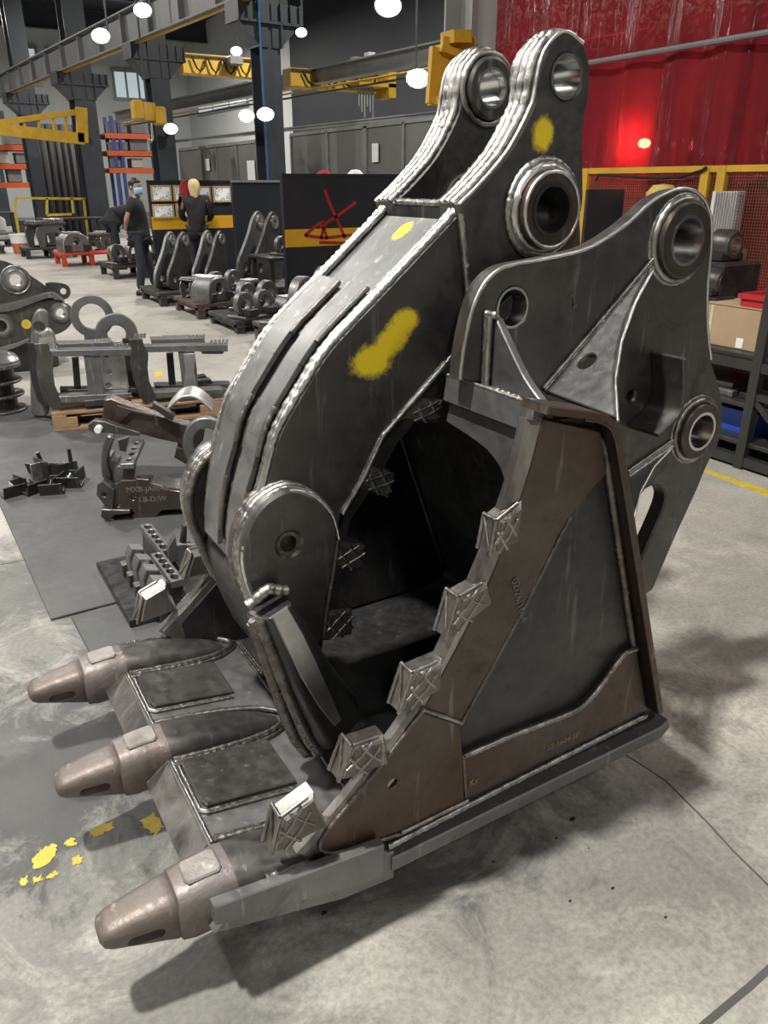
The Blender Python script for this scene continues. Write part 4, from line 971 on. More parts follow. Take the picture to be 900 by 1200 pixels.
# dark screen, carton and white board leaning by the fence
a = rY(686, 222, 728, 300, 5.0); t = thing('metal_screen', 'small blue-black screen between the jaw and the hinge ear', 'screen', (a[0], 5.0, 0), 'dark metal screens')
MB().box(0, a[1]-a[0], 0, .03, .05, a[3], .004).build('sheet', 'screen', t); MB().box(0, .05, -.2, .25, 0, .05).build('foot', 'screen', t); MB().box(a[1]-a[0]-.05, a[1]-a[0], -.2, .25, 0, .05).build('foot', 'screen', t)
p = px(776, 226, 5.6); o = lathe_z([(0, .07), (.08, .06), (.13, .0), (.13, -.04), (0, -.05)], (0, 0, 0), 14).build('hard_hat', plain('pale_yellow_plastic', (.55, .42, .12), .4)); o.location = (p[0], p[1], p[2]); 
tag(o, 'pale yellow cap on the post behind the top of the hinge ear', 'cap')
q = MB().box(-.05, .05, -.05, .05, 0, p[2]-.05).build('short_post', 'col'); q.location = (p[0], p[1], 0); tag(q, 'short dark post carrying the pale yellow cap', 'post')
# work bench with stacked parts at the right edge
XB = gp(870, 552)[0]; 
M['bench'] = plain('dark_bench_steel', (.05, .048, .046), .45, .5, .2, 6)
bx0, bx1, by0, by1 = 4.33, 5.45, 2.1, 4.2
bench = thing('steel_bench', 'dark steel shelf bench at the right edge holding boxes and castings', 'bench', (bx0, by0, 0))
Lx, Ly = bx1-bx0, by1-by0
z_top = .71; z_mid = .41; z_low = .07
for z, nm in ((z_top, 'worktop'), (z_mid, 'shelf'), (.17, 'shelf')): MB().box(.03, Lx, .03, Ly, z-.03, z, .004).build(nm, 'bench', bench)
for x in (0, Lx-.06):
    for y in (0, Ly-.06): MB().box(x, x+.06, y, y+.06, 0, z_top).build('leg', 'bench', bench)
MB().box(0, .06, 0, Ly, z_low-.05, z_low+.01).build('rail', 'bench', bench); MB().box(0, Lx, 0, .06, z_low-.05, z_low+.01).build('rail', 'bench', bench)
MB().box(0, .05, .06, Ly-.06, z_top-.09, z_top-.03).build('rail', 'bench', bench)
MB().box(-.005, .055, .68, .74, 0, 1.22).build('post', 'bench', bench)
MB().bar((.025, .68, .47), (.025, .0, .47), .04, .04).build('brace', 'bench', bench); MB().bar((.025, .68, .44), (.025, .2, .06), .035, .035).build('brace', 'bench', bench)
# things on the bench
card = plain('brown_cardboard', (.36, .26, .16), .85, 0, .1, 4)
def bY(x, y, X): return px(x, y, X)[1]
t = thing('cardboard_box', 'brown cardboard box with a white label on the bench at right', 'box', (4.45, 3.07, z_top), None)
MB().box(0, .36, -.2, .26, 0, .255, .004).build('body', card, t); MB().box(-.005, .178, -.205, .265, .256, .261).build('flap', card, t); MB().box(.182, .365, -.205, .265, .256, .261).build('flap', card, t)
MB().box(-.003, 0, -.06, -.01, .01, .07).build('label', 'paper', t); MB().box(-.003, 0, .19, .21, .0, .25).build('tape', plain('tape', (.5, .45, .35), .3), t)
pl_red = plain('red_plastic_bin', (.42, .02, .025), .4)
def bin_(name, label, loc, sx, sy, h, mat, cat='bin'):
    t = thing(name, label, cat, loc)
    m_ = MB(); e = .02
    m_.box(0, sx, 0, sy, 0, .012).box(0, .012, 0, sy, .012, h).box(sx-.012, sx, 0, sy, .012, h).box(.012, sx-.012, 0, .012, .012, h).box(.012, sx-.012, sy-.012, sy, .012, h)
    m_.build('tub', mat, t); MB().box(-.015, sx+.015, -.015, 0, h-.03, h).box(-.015, sx+.015, sy, sy+.015, h-.03, h).box(-.015, 0, 0, sy, h-.03, h).box(sx, sx+.015, 0, sy, h-.03, h).build('rim', mat, t)
    return t
bin_('red_bin', 'red plastic bin standing on the cardboard box at right', (4.48, 2.74, z_top+.263), .32, .36, .075, pl_red)
M['bluep'] = plain('blue_plastic', (.02, .07, .40), .4)
bin_('blue_bin', 'blue plastic bin on the lower bench shelf', (4.5, 2.85, .171), .45, .5, .15, M['bluep'])
o = lathe_z([(0, .1), (.06, .09), (.12, .05), (.15, .0), (0, 0)], (0, 0, 0), 11).build('foil_sack', plain('silver_foil', (.55, .55, .55), .3, .8)); o.location = (4.64, 2.92, z_top+.277); o.scale = (.85, .95, 1.1); tag(o, 'crumpled silver sack inside the red bin', 'sack')
def boss_casting(name, label, loc, R, r, w, cat='casting', stand=.0):
    t = thing(name, label, cat, loc)
    lathe_y('ring', [(r, -w/2), (R*.82, -w/2), (R, -w/2+.02), (R, w/2-.02), (R*.82, w/2), (r, w/2)], (0, R), 'scale', t, 32)
    lathe_y('bore', [(r-.006, -w/2-.003), (r+.008, -w/2-.003), (r+.008, w/2+.003), (r-.006, w/2+.003)], (0, R), 'machined', t, 32)
    MB().box(-R*1.1, R*1.1, -w/2+.01, w/2-.01, 0, R*.55, .01).build('foot', 'scale_dark', t)
    return t
p = px(850, 287, 4.75); boss_casting('pin_boss_casting', 'upper round bored casting stacked behind the hinge ear', (p[0], p[1], p[2]-.1), .1, .05, .16)
o = MB().box(-.16, .22, -.14, .3, 0, p[2]-.1-z_top, .02).build('dark_block', 'scale_dark'); o.location = (p[0], p[1], z_top); tag(o, 'dark steel block under the upper bored casting', 'block')
p2 = px(841, 330, 4.62); boss_casting('pin_boss_casting', 'lower round bored casting at bench height beside the red bin', (4.62, p2[1]+.02, p2[2]-.09), .09, .045, .14)
o = MB().box(-.1, .1, -.1, .1, 0, p2[2]-.09-z_top, .01).build('packing_block', 'scale_dark'); o.location = (4.62, p2[1]+.02, z_top); tag(o, 'dark packing block under the lower bored casting', 'block')
a = rY(834, 224, 870, 292, 4.3); MBw = MB()
n = 24; 
for i in range(n): x0 = a[0]+(a[1]-a[0])*i/n; MBw.box(x0, x0+(a[1]-a[0])/n, 4.3+.012*(i % 2), 4.33+.012*(i % 2), a[2]-.0, a[3])
tag(MBw.build('white_board', plain('white_ribbed_plastic', (.62, .64, .64), .5)), 'white ribbed board standing behind the bored castings', 'board')
o = MB().box(a[0]-.1, a[1]+.02, 4.22, 4.44, .0, a[2]).build('carton_stack', card); tag(o, 'open brown carton under the white ribbed board', 'carton')
p3 = px(890, 320, 5.0)
for k, (x, y, z) in enumerate(((4.62, 3.25, z_mid+.008), (4.65, 2.72, z_mid+.008))):
    o = MB().box(-.2, .2, -.25, .25, 0, .04, .004).box(-.14, .16, -.2, .2, .04, .075, .004).build('steel_sheet_pile', 'scale_dark' if k else 'plate_grey'); o.location = (x, y, z-.008); tag(o, ('pale' if k == 0 else 'dark')+' flat steel blank on the middle bench shelf', 'blank')
# ------------------------------------------------------------ things on the floor at left
M['rubber'] = steel('dark_rubber_mat', (.045, .048, .048), (.085, .088, .087), 0, .5, .7, 2.5, False, bmp=.2)
M['wood'] = steel('rough_pallet_timber', (.20, .12, .06), (.36, .235, .13), 0, .6, .85, 6, False, stretch=(1, 1, 6), bmp=.4)
M['wood_dark'] = steel('dark_pallet_timber', (.06, .045, .035), (.12, .09, .07), 0, .6, .85, 6, False, stretch=(1, 1, 6), bmp=.4)
def mat(name, pts, label, z=.012):
    mb = MB(); plate_mb(mb, pts, 0, z, ch=.003, frame=lambda x, y, t: (x, y, t)); tag(mb.build(name, 'rubber'), label, 'mat', 'rubber floor mats')
mat('rubber_mat', [(.235, 3.09), (1.95, 3.13), (1.95, 6.75), (.22, 6.75), (.2, 4.6)], 'large dark rubber mat under the steel couplers at left')
mat('rubber_mat', [(.33, 2.50), (1.55, 2.55), (1.55, 3.06), (.31, 3.06)], 'smaller dark rubber mat tucked behind the bucket teeth')
# timber pallet
A, B = gp(64, 508), gp(262, 489)
V = VPl(A, B); pal = thing('timber_pallet', 'rough brown timber pallet carrying two coupler frames', 'pallet', (A[0], A[1], .012), None, V.rz)
LP_ = V.L; DP = .62; z0 = .0
for k in range(5): MB().box(0, LP_, DP*k/5+.01, DP*(k+1)/5-.02, .115, .135, .003).build('deck_board', 'wood', pal)
for y in (.0, DP/2-.05, DP-.1):
    for x in (.0, LP_/2-.07, LP_-.17): MB().box(x, x+.17, y, y+.1, .02, .095, .004).build('block', 'wood', pal)
    MB().box(0, LP_, y, y+.1, 0, .02, .002).build('bottom_board', 'wood', pal); 
for x in (.0, LP_/2-.05, LP_-.1): MB().box(x, x+.1, 0, DP, .095, .115, .002).build('bearer', 'wood', pal)
# two coupler frames standing on the pallet (outlines traced in the upright plane of their near side)
zp = .147
def comb(parent, P, s0, s1, t, z, n, h=.035):
    for k in range(n):
        s = s0+(s1-s0)*k/(n-1); a = P.pt(s, z, t); b = P.pt(s+.008, z+h, t)
        MB().bar(a, b, .014, .018).build('rack_tooth', 'ground', parent)
def coupler_frame(label, dx, first):
    t = thing('coupler_frame', label, 'coupler', (0, 0, 0), 'coupler frames on the timber pallet')
    def sh(pts): return [(x+dx[0]+dx[1]*(y-400)/80., y+dx[2]) for x, y in [q[:2] for q in pts]]
    def P(name, pts, b0, b1, m_, s=0, holes=()): return V.plate(name, sh(pts), b0, b1, M[m_], t, holes, .003, s)
    c1 = [(40, 403), (56, 402), (58, 412), (63, 420), (62, 436), (64, 452), (70, 466), (72, 476), (60, 478), (52, 470), (46, 452), (42, 432), (43, 415)]
    P('curved_cheek', c1, .02, .05, 'scale'); P('curved_cheek', [(x-8, y-1) for x, y in c1], .30, .33, 'scale_dark')
    P('top_rail', [(58, 411), (156, 409), (156, 417), (118, 417), (58, 418)], .04, .16, 'plate_grey'); P('top_rail', [(66, 403), (128, 401), (130, 408), (68, 410)], .20, .34, 'plate_grey')
    P('post', [(98, 418), (117, 416), (120, 440), (122, 466), (104, 470), (101, 440)], .05, .075, 'plate_grey'); P('post', [(84, 419), (92, 418), (96, 466), (88, 467)], .22, .245, 'scale_dark')
    P('bottom_rail', [(68, 465), (150, 461), (152, 467), (70, 472)], .03, .16, 'plate_grey'); P('bottom_rail', [(70, 457), (160, 455), (160, 460), (72, 463)], .2, .33, 'scale')
    P('foot_plate', [(98, 470), (128, 467), (128, 474), (100, 477)], .02, .1, 'scale')
    if not first:
        P('side_rail', [(128, 412), (150, 410), (154, 414), (150, 420), (126, 420)], .05, .14, 'scale'); P('side_rail', [(80, 400), (112, 399), (114, 404), (80, 406)], .34, .42, 'plate_grey')
        P('bright_post', [(104, 420), (118, 419), (116, 440), (122, 466), (126, 472), (98, 474), (104, 462), (107, 440)], .02, .05, 'ground')
        P('foot_rail', [(126, 463), (154, 461), (158, 465), (152, 471), (126, 472)], .03, .12, 'scale'); P('foot_rail', [(110, 453), (136, 450), (140, 455), (112, 459)], .24, .34, 'scale'); P('foot_rail', [(116, 447), (130, 445), (133, 449), (118, 452)], .36, .44, 'scale_dark')
    if first: P('bored_web', [(118, 420), (146, 418), (152, 458), (122, 460)], .18, .20, 'ground', 0, [(128, 436, .02), (127, 452, .025)])
    q = V.uv(sh([(112, 404), (128, 402), (134, 406), (152, 405)]), .2)
    comb(t, V, q[0][0], q[1][0], .24, q[0][1], 5); comb(t, V, q[2][0], q[3][0], .1, q[2][1], 5)
    q = V.uv(sh([(47, 402), (58, 401)]), .04); comb(t, V, q[0][0], q[1][0], .04, q[0][1], 4)
    return t
coupler_frame('left steel coupler frame with curved cheeks on the timber pallet', (0, 0, 0), True)
coupler_frame('right steel coupler frame with bright welded post on the timber pallet', (111, 0, -5), False)
# round plates behind the pallet
def ringplate(label, cx, cy, R, r, back, th, mat_='plate_grey', tail=None, arc=None):
    c = V.uv([(cx, cy)], back)[0]; t = thing('ring_plate', label, 'plate', tuple(V.pt(c[0], 0, back)), 'ring plates behind the pallet')
    n = 40; out = []
    for k in range(n+1):
        a = math.radians(-60)+math.radians(300)*k/n; out.append((c[0]+R*math.cos(a), c[1]+R*math.sin(a)))
    zb = .02
    out += [(c[0]-R*.55, zb), (c[0]+R*.55, zb)]
    L = Vector(tuple(V.pt(c[0], 0, back)))
    fr = V.fr(); o = plate('ring', out, back, back+th, M[mat_], t, [circle(c[0], c[1], r, 32)], .005, lambda x, y, q: tuple(Vector(fr(x, y, q))-L))
    return t
ringplate('bright steel ring plate standing behind the timber pallet', 108, 371, .165, .10, .78, .05)
t = ringplate('half-hidden pale round plate beside the bright ring plate', 137, 392, .16, .07, .60, .06)
o = V.plate('shackle_plate', [(37, 484), (37, 378), (42, 366), (49, 363), (56, 368), (58, 384), (57, 484)], .42, .50, M['plate_grey'], None, [(46, 384, .04)], .008, 4); tag(o, 'arched grey lug plate at the left end of the pallet', 'plate')
o = V.plate('polished_lug', [(48, 406), (50, 392), (55, 386), (61, 389), (65, 398), (65, 408)], .15, .24, M['ground'], None, (), .008, 4); tag(o, 'small polished rounded lug on top of the left coupler frame', 'lug')
# big hinge assembly at the left edge
VA = VPl((.2, 8.1), (2.0, 8.1))
t = thing('hinge_assembly', 'large dark steel hinge assembly with bored bosses at left edge', 'assembly', (.6, 8.1, 0))
def hp(o): o.parent = t; o.matrix_parent_inverse = Matrix.Translation((-.6, -8.1, 0)); return o
hp(VA.plate('upper_ear', [(-40, 300), (0, 305), (14, 309), (30, 319), (48, 331), (62, 343), (66, 350), (30, 354), (-40, 362)], .0, .05, M['scale'], None, [(18, 328, .06)], .004, 3))
hp(VA.plate('lug', [(54, 332), (72, 332), (80, 335), (83, 342), (80, 349), (72, 351), (60, 346)], .10, .14, M['scale'], None, [(74.5, 341.5, .03)], .004, 3))
hp(VA.plate('curved_rim', [(-40, 362), (10, 356), (38, 348), (56, 343), (66, 344), (76, 352), (70, 352), (58, 349), (40, 355), (10, 365), (-40, 369)], -.06, .06, M['plate_grey'], None, (), .004, 3))
hp(VA.plate('lower_ear', [(-40, 368), (10, 364), (40, 355), (60, 351), (74, 354), (83, 364), (85, 376), (78, 386), (66, 392), (48, 394), (30, 400), (0, 410), (-40, 420)], -.02, .04, M['scale'], None, [(70, 366, .05), (0, 381, .06)], .004, 3))
for cx, cy, R, r, y in ((18, 328, .115, .06, -.04), (70, 366, .095, .05, -.06), (0, 381, .12, .06, -.06)):
    c = VA.uv([(cx, cy)])[0]; c = (c[0]+.2, c[1]); hp(lathe_y('pin_boss', [(r, 8.1+y), (R*.75, 8.1+y), (R, 8.1+y+.03), (R, 8.16), (r, 8.16)], c, 'plate_grey', None, 36))
    hp(lathe_y('bore_sleeve', [(r-.006, 8.1+y-.004), (r+.012, 8.1+y-.004), (r+.012, 8.162), (r-.006, 8.162)], c, 'ground', None, 36))
    hp(weld('weld_bead', [(c[0]+(R+.008)*math.cos(a_), 8.095, c[1]+(R+.008)*math.sin(a_)) for a_ in [2*math.pi*k_/40 for k_ in range(41)]], .012, None, 'weld', .02))
cz = VA.uv([(31, 380)], -.025)[0]; hp(plate('paint_dab', circle(cz[0]+.2, cz[1], .045, 14), 8.072, 8.079, M['yellow_l'], None, (), .001))
hp(MB().box(-.3, 1.15, 8.2, 8.8, 0, .42, .02).build('base_box', 'scale_dark')); hp(MB().box(-.2, 1.05, 8.14, 8.2, .0, .5, .01).build('front_sheet', 'scale_dark'))
hp(VA.plate('lower_strip', [(-40, 418), (20, 402), (34, 396), (36, 399), (20, 407), (-40, 425)], -.04, .04, M['plate_grey'], None, (), .003))
# stack of discs
p = gp(4, 484, .012); t = thing('disc_stack', 'stack of dark turned steel discs at the left edge', 'discs', (p[0], p[1]+.1, .012))
for k, (z, R, h, m_) in enumerate(((0, .19, .02, 'scale'), (.02, .13, .10, 'scale_dark'), (.12, .19, .02, 'scale'), (.14, .12, .09, 'scale_dark'), (.23, .19, .02, 'scale'), (.25, .14, .10, 'scale_dark'), (.35, .20, .03, 'plate_grey'))):
    lathe_z([(0, 0), (R-.004, 0), (R, .004), (R, h-.004), (R-.004, h), (0, h)], (0, 0, z), 32).build('disc' if h < .05 else 'spacer', m_, t)
o = lathe_z([(0, .09), (.1, .085), (.17, .06), (.2, .02), (.19, 0), (0, 0)], (0, 0, 0), 13).build('foil_sheet', plain('crumpled_foil', (.6, .6, .6), .25, .9)); o.location = (p[0], p[1]+.1, .393); tag(o, 'crumpled silver sheet lying on the disc stack', 'foil')
# hitch coupler lying on the mat: near side plate, far arm, end bow, bolt block, ring and saddle
A, B = gp(118, 612), gp(222, 606); V2 = VPl(A, B)
hc = thing('hitch_coupler', 'dark brown welded hitch coupler lying open on the rubber mat', 'coupler', (A[0], A[1], .012))
def c6(x, y): return (100+x/5., 450+y/5.)
def hk2(o): o.parent = hc; o.matrix_parent_inverse = Matrix.Translation((-A[0], -A[1], -.012)); return o
T6 = lambda L: [c6(x, y) for x, y in L]
hk2(V2.plate('near_cheek', T6([(165, 640), (180, 590), (215, 565), (290, 565), (300, 555), (370, 560), (385, 585), (440, 600), (480, 620), (560, 630), (640, 600), (640, 735), (560, 735), (450, 740), (400, 790), (350, 830), (270, 850), (185, 835), (165, 815), (200, 790), (265, 785), (290, 765), (270, 735), (200, 730), (150, 725)]), 0, .04, M['brown'], None, [(*c6(280, 665), .016), (*c6(195, 710), .010)]))
hk2(V2.plate('front_shoe', T6([(70, 590), (100, 570), (170, 620), (160, 740), (110, 710), (65, 650)]), -.02, .06, M['scale'], None, [(*c6(110, 650), .012)]))
hk2(V2.plate('lower_hook', T6([(95, 735), (260, 740), (265, 760), (170, 770), (150, 790), (200, 815), (200, 850), (160, 830), (92, 780)]), -.03, .03, M['scale']))
hk2(V2.plate('end_bow', T6([(125, 310), (165, 320), (140, 400), (130, 470), (150, 560), (110, 570), (92, 500), (95, 400)]), .06, .12, M['scale'], None, (), .006, 3))
hk2(V2.plate('bow_strut', T6([(190, 330), (255, 310), (235, 400), (200, 390)]), .12, .16, M['scale_dark']))
mbk = hk2(V2.plate('bolt_block', T6([(225, 470), (290, 470), (280, 555), (225, 560)]), .02, .10, M['scale_dark']))
b0, b1 = V2.uv([c6(215, 465), c6(290, 468)], .04)
def top_strip(V_, q0, q1, z, length, th, par, fixf, nh=4, mat_='plate_grey', w0=0.0):
    """flat bar receding from the viewer with a row of holes"""
    L = length; hs = [circle((q0+q1)/2, L*(k+.7)/(nh+.4)+w0, .016, 16, .026) for k in range(nh)]
    mb = MB(); plate_mb(mb, [(q0, w0), (q1, w0), (q1, w0+L), (q0, w0+L)], z-th, z, hs, .003, lambda x, y, t_: tuple(V_.pt(x, t_, y)))
    return fixf(mb.build('drilled_bar', mat_, par))
top_strip(V2, b0[0], b1[0], b0[1]+.01, .42, .03, None, hk2)
hk2(V2.plate('toothed_block', T6([(110, 430), (150, 425), (150, 450), (185, 455), (190, 480), (225, 490), (220, 560), (150, 590), (130, 500), (112, 480)]), .10, .22, M['plate_grey']))
hk2(V2.plate('far_arm', T6([(110, 95), (150, 85), (270, 135), (400, 180), (520, 225), (700, 260), (690, 330), (640, 385), (600, 400), (540, 345), (440, 325), (350, 300), (180, 250), (95, 215)]), .52, .62, M['brown'], None, (), .006))
hk2(V2.plate('arm_flange', T6([(185, 125), (270, 150), (400, 180), (400, 195), (270, 168), (180, 250), (165, 240)]), .50, .53, M['brown']))
hk2(V2.plate('arm_stop', T6([(395, 110), (525, 185), (510, 220), (485, 205), (390, 140)]), .46, .52, M['brown']))
hk2(V2.plate('far_foot', T6([(535, 370), (640, 400), (630, 480), (600, 478), (520, 430)]), .50, .60, M['brown']))
hk2(V2.plate('pin_plate', T6([(15, 240), (50, 215), (110, 220), (180, 245), (320, 285), (315, 305), (240, 300), (120, 285), (60, 290), (20, 270)]), .40, .46, M['scale']))
q = V2.uv([c6(75, 265)], .38)[0]; hk2(MB().tube([V2.pt(q[0], q[1], .36), V2.pt(q[0]+.01, q[1]+.005, .48)], .02, 10).build('white_pin', 'paper'))
rp = V2.uv([c6(715, 360)], .36)[0]
hk2(plate('ring_plate', [(rp[0]+.17*math.cos(a)*.8, rp[1]+.17*math.sin(a)) for a in [2*math.pi*k/36 for k in range(36)]], .34, .39, M['plate_grey'], None, [circle(rp[0], rp[1], .08, 28, .11)], .006, V2.fr()))
def saddle(P, x0, x1, z0, rise, t0, t1, th, mat_, name, fix):
    n = 14; line = [(x0+(x1-x0)*k/n, z0+rise*math.sin(math.pi*k/n)) for k in range(n+1)]
    return fix(plate(name, band(line, th), t0, t1, M[mat_], None, (), .002, P.fr()))
s0, s1 = V2.uv([c6(480, 170), c6(740, 200)], .55); saddle(V2, s0[0], s1[0], s0[1], .09, .55, .78, .012, 'ground', 'curved_saddle', hk2)
s0, s1 = V2.uv([c6(390, 590), c6(650, 600)], .1); saddle(V2, s0[0], s1[0], s0[1]+.01, -.05, .04, .26, .012, 'plate_grey', 'curved_saddle', hk2)
q0 = V2.uv([c6(300, 600), c6(640, 600)], .2); hk2(plate('base_sheet', [(0.02, .03), (V2.L, .03), (V2.L, .06), (.02, .06)], .04, .55, M['scale_dark'], None, (), .002, V2.fr()))
# drilled block weldment standing behind the bucket
bl = thing('drilled_block_coupler', 'steel coupler half with two drilled bars standing behind the bucket teeth', 'coupler', (.55, 2.75, .012))
def bf(o): o.parent = bl; o.matrix_parent_inverse = Matrix.Translation((-.55, -2.75, -.012)); return o
V3 = VPl((.30, 2.80), (1.2, 2.80))
def c7(x, y): return (130+x/4.5, 550+y/4.5)
T7 = lambda L: [c7(x, y) for x, y in L]
g0, g1 = V3.uv([c7(316, 592), c7(385, 592)], 0); top_strip(V3, g0[0], g1[0], g0[1], .30, .035, None, bf, 5, 'plate_grey')
bf(V3.plate('bar_body', T7([(300, 600), (385, 600), (375, 690), (330, 720), (280, 700)]), .005, .30, M['scale_dark']))
g0, g1 = V3.uv([c7(258, 432), c7(322, 425)], .36); top_strip(V3, g0[0], g1[0], g0[1], .34, .035, None, bf, 5, 'plate_grey', .36)
bf(V3.plate('bar_body', T7([(262, 442), (322, 432), (320, 470), (265, 560)]), .37, .68, M['scale_dark']))
zt = V3.uv([c7(240, 600)], .0)[0]
for k in range(4):
    tt = .02+.115*k; q = V3.uv([c7(200, 590), c7(295, 600)], .02)
    bf(plate('stepped_tooth', [(q[0][0], .05), (q[1][0], .05), (q[1][0], zt[1]-.015), (q[1][0]-.05, zt[1]), (q[0][0], zt[1]-.04)], tt, tt+.07, M['plate_grey'], None, (), .004, V3.fr()))
    bf(plate('link_block', [(q[0][0]-.02, .05), (q[1][0]-.01, .05), (q[1][0]-.01, zt[1]-.09), (q[0][0]-.02, zt[1]-.10)], tt+.07, tt+.115, M['scale'], None, (), .004, V3.fr()))
q = V3.uv([c7(95, 650), c7(215, 600)], .05)
hl = [circle(.09+.13*k, .16+.02*(k % 2), .025, 14) for k in range(3)]
mb = MB(); plate_mb(mb, [(0, .01), (.40, .01), (.45, .12), (.42, zt[1]-.06), (.30, zt[1]-.04), (.05, zt[1]-.08), (-.02, .15)], 0, .03, hl, .004, lambda x, y, t_: tuple(V3.pt(q[0][0]+.13-t_, y, x))); bf(mb.build('drilled_cheek', 'scale'))
bf(V3.plate('upright_fin', T7([(300, 420), (340, 350), (360, 480), (310, 500)]), .30, .33, M['plate_grey'])); bf(V3.plate('stud_plate', T7([(370, 390), (385, 300), (402, 300), (400, 395)]), .42, .45, M['scale_dark']))
bf(V3.plate('base_plate', T7([(330, 400), (470, 400), (480, 520), (340, 560)]), .45, .48, M['plate_grey'])); bf(MB().box(.5, .95, 2.84, 3.45, .012, .05, .004).build('sole_plate', 'scale_dark'))
# loose brackets in a heap
def bracket_piece(k, x, y, rz, label, tilt=0., L=.12, h=.07, pin=False):
    p = gp(x, y, .012); o = thing('loose_bracket', label, 'bracket', (p[0], p[1], .012), 'heap of loose steel brackets', rz); o.rotation_euler = (tilt, 0, rz)
    MB().box(-L/2, L/2, -.004, .004, 0, h, .001).build('back_plate', 'scale_dark', o); MB().box(-L/2, L/2, .004, .07, 0, .007, .001).build('base_plate', 'scale', o)
    MB().box(-.004, .004, .004, .065, .007, h*.9, .001).build('rib', 'ground' if k % 3 == 0 else 'scale', o)
    if pin: MB().tube([(L*.3, .03, .007), (L*.3, .03, .15)], .012, 10).build('stud', 'scale_dark', o)
    return o
hp_ = [(18, 582, .3, 'bluish loose bracket at the left end of the heap'), (25, 572, 2.0, 'loose bracket with a bright rib behind the bluish one'), (44, 578, .5, 'loose bracket at the front middle of the heap'), (52, 566, 1.9, 'tall loose bracket at the centre of the heap'), (61, 580, -.3, 'loose bracket leaning at the front right of the heap'), (71, 570, .9, 'loose bracket with open ribs right of centre in the heap'), (82, 572, -.5, 'loose bracket lying near the right of the heap'), (95, 563, 1.0, 'loose bracket at the far right of the heap'), (44, 556, -.9, 'loose bracket with upright stud at the back left of the heap'), (80, 556, .2, 'loose bracket with upright stud at the back right of the heap'), (60, 557, 2.5, 'loose bracket at the back middle of the heap')]
for k, (x, y, rz, lb) in enumerate(hp_): bracket_piece(k, x, y, rz, lb, 0 if k % 2 else .25, .13 if k != 3 else .16, .075 if k != 3 else .15, k in (8, 9))
# ------------------------------------------------------------ rows of castings on low pallets
M['pal_dark'] = plain('dark_steel_pallet', (.045, .043, .043), .55, .3, .2, 5); M['pal_red'] = plain('red_plastic_pallet', (.50, .05, .03), .5, 0, .1, 5); M['pal_brown'] = plain('rusty_steel_pallet', (.085, .06, .048), .6, .2, .25, 5)
def low_pallet(x, y, sx, sy, h, label, mat_='pal_dark', rz=0.):
    t = thing('low_pallet', label, 'pallet', (x, y, 0), 'low pallets along the aisle', rz)
    n = 4
    for k in range(n): MB().box(0, sx, sy*k/n+.01, sy*(k+1)/n-.01, h-.05, h, .004).build('deck_board', mat_, t)
    for a in (.02, sx/2-.05, sx-.12):
        for b in (.02, sy-.12): MB().box(a, a+.10, b, b+.10, 0, h-.05).build('leg', mat_, t)
        MB().box(a, a+.10, 0, sy, h-.09, h-.05).build('bearer', mat_, t)
    return t
def ear_pair(x, y, z, rz, label, s=1., lean=.25, gap=.28):
    """pair of long ear plates with round bored ends, standing on edge and joined by cross bars"""
    t = thing('ear_plate_casting', label, 'casting', (x, y, z), 'ear plate castings on the pallets', rz)
    out = sm([(-.42*s, .0, 'c'), (.05*s, .0), (.30*s, .02), (.40*s, .12*s), (.36*s, .30*s), (.22*s, .46*s), (.04*s, .66*s), (-.12*s, .88*s), (-.27*s, .95*s), (-.42*s, .86*s), (-.44*s, .66*s), (-.44*s, .42*s), (-.50*s, .2*s)], 4)
    for k in (0, 1):
        q = plate('ear_plate', out, k*gap, k*gap+.05, M['plate_grey' if k == 0 else 'scale'], t, [circle(-.28*s, .80*s, .055*s, 18), circle(.2*s, .2*s, .06*s, 18)], .008)
        lathe_y('pin_boss', [(.055*s, k*gap-.02), (.095*s, k*gap-.02), (.095*s, k*gap+.07), (.055*s, k*gap+.07)], (-.28*s, .80*s), 'ground', q, 24)
    MB().box(-.30*s, -.22*s, .05, gap, .3*s, .38*s, .01).build('cross_bar', 'scale', t); MB().box(.0, .25*s, .05, gap, .05*s, .12*s, .01).build('cross_bar', 'scale_dark', t)
    return t
def ring_coupler(x, y, z, rz, label, s=1., n=2):
    """small coupler: rings on a base with bolted blocks"""
    t = thing('ring_coupler', label, 'coupler', (x, y, z), 'ring couplers on the pallets', rz)
    MB().box(-.36*s, .36*s, -.22*s, .22*s, 0, .05*s, .008).build('base_plate', 'scale', t)
    for k in range(n):
        cx = (-.2+.4*k)*s if n > 1 else 0.
        lathe_y('ring', [(.10*s, -.05*s), (.165*s, -.05*s), (.175*s, -.04*s), (.175*s, .04*s), (.165*s, .05*s), (.10*s, .05*s)], (cx, .22*s), 'plate_grey', t, 30)
        MB().box(cx-.08*s, cx+.08*s, -.06*s, .06*s, .03*s, .10*s, .01).build('saddle', 'scale', t)
        MB().box(cx-.09*s, cx+.09*s, -.24*s, -.10*s, .05*s, .16*s, .012).build('bolt_block', 'scale_dark', t)
        for q in (-.05, .05): MB().tube([(cx+q*s, -.17*s, .16*s), (cx+q*s, -.17*s, .185*s)], .018*s, 8).build('bolt_head', 'ground', t)
    return t
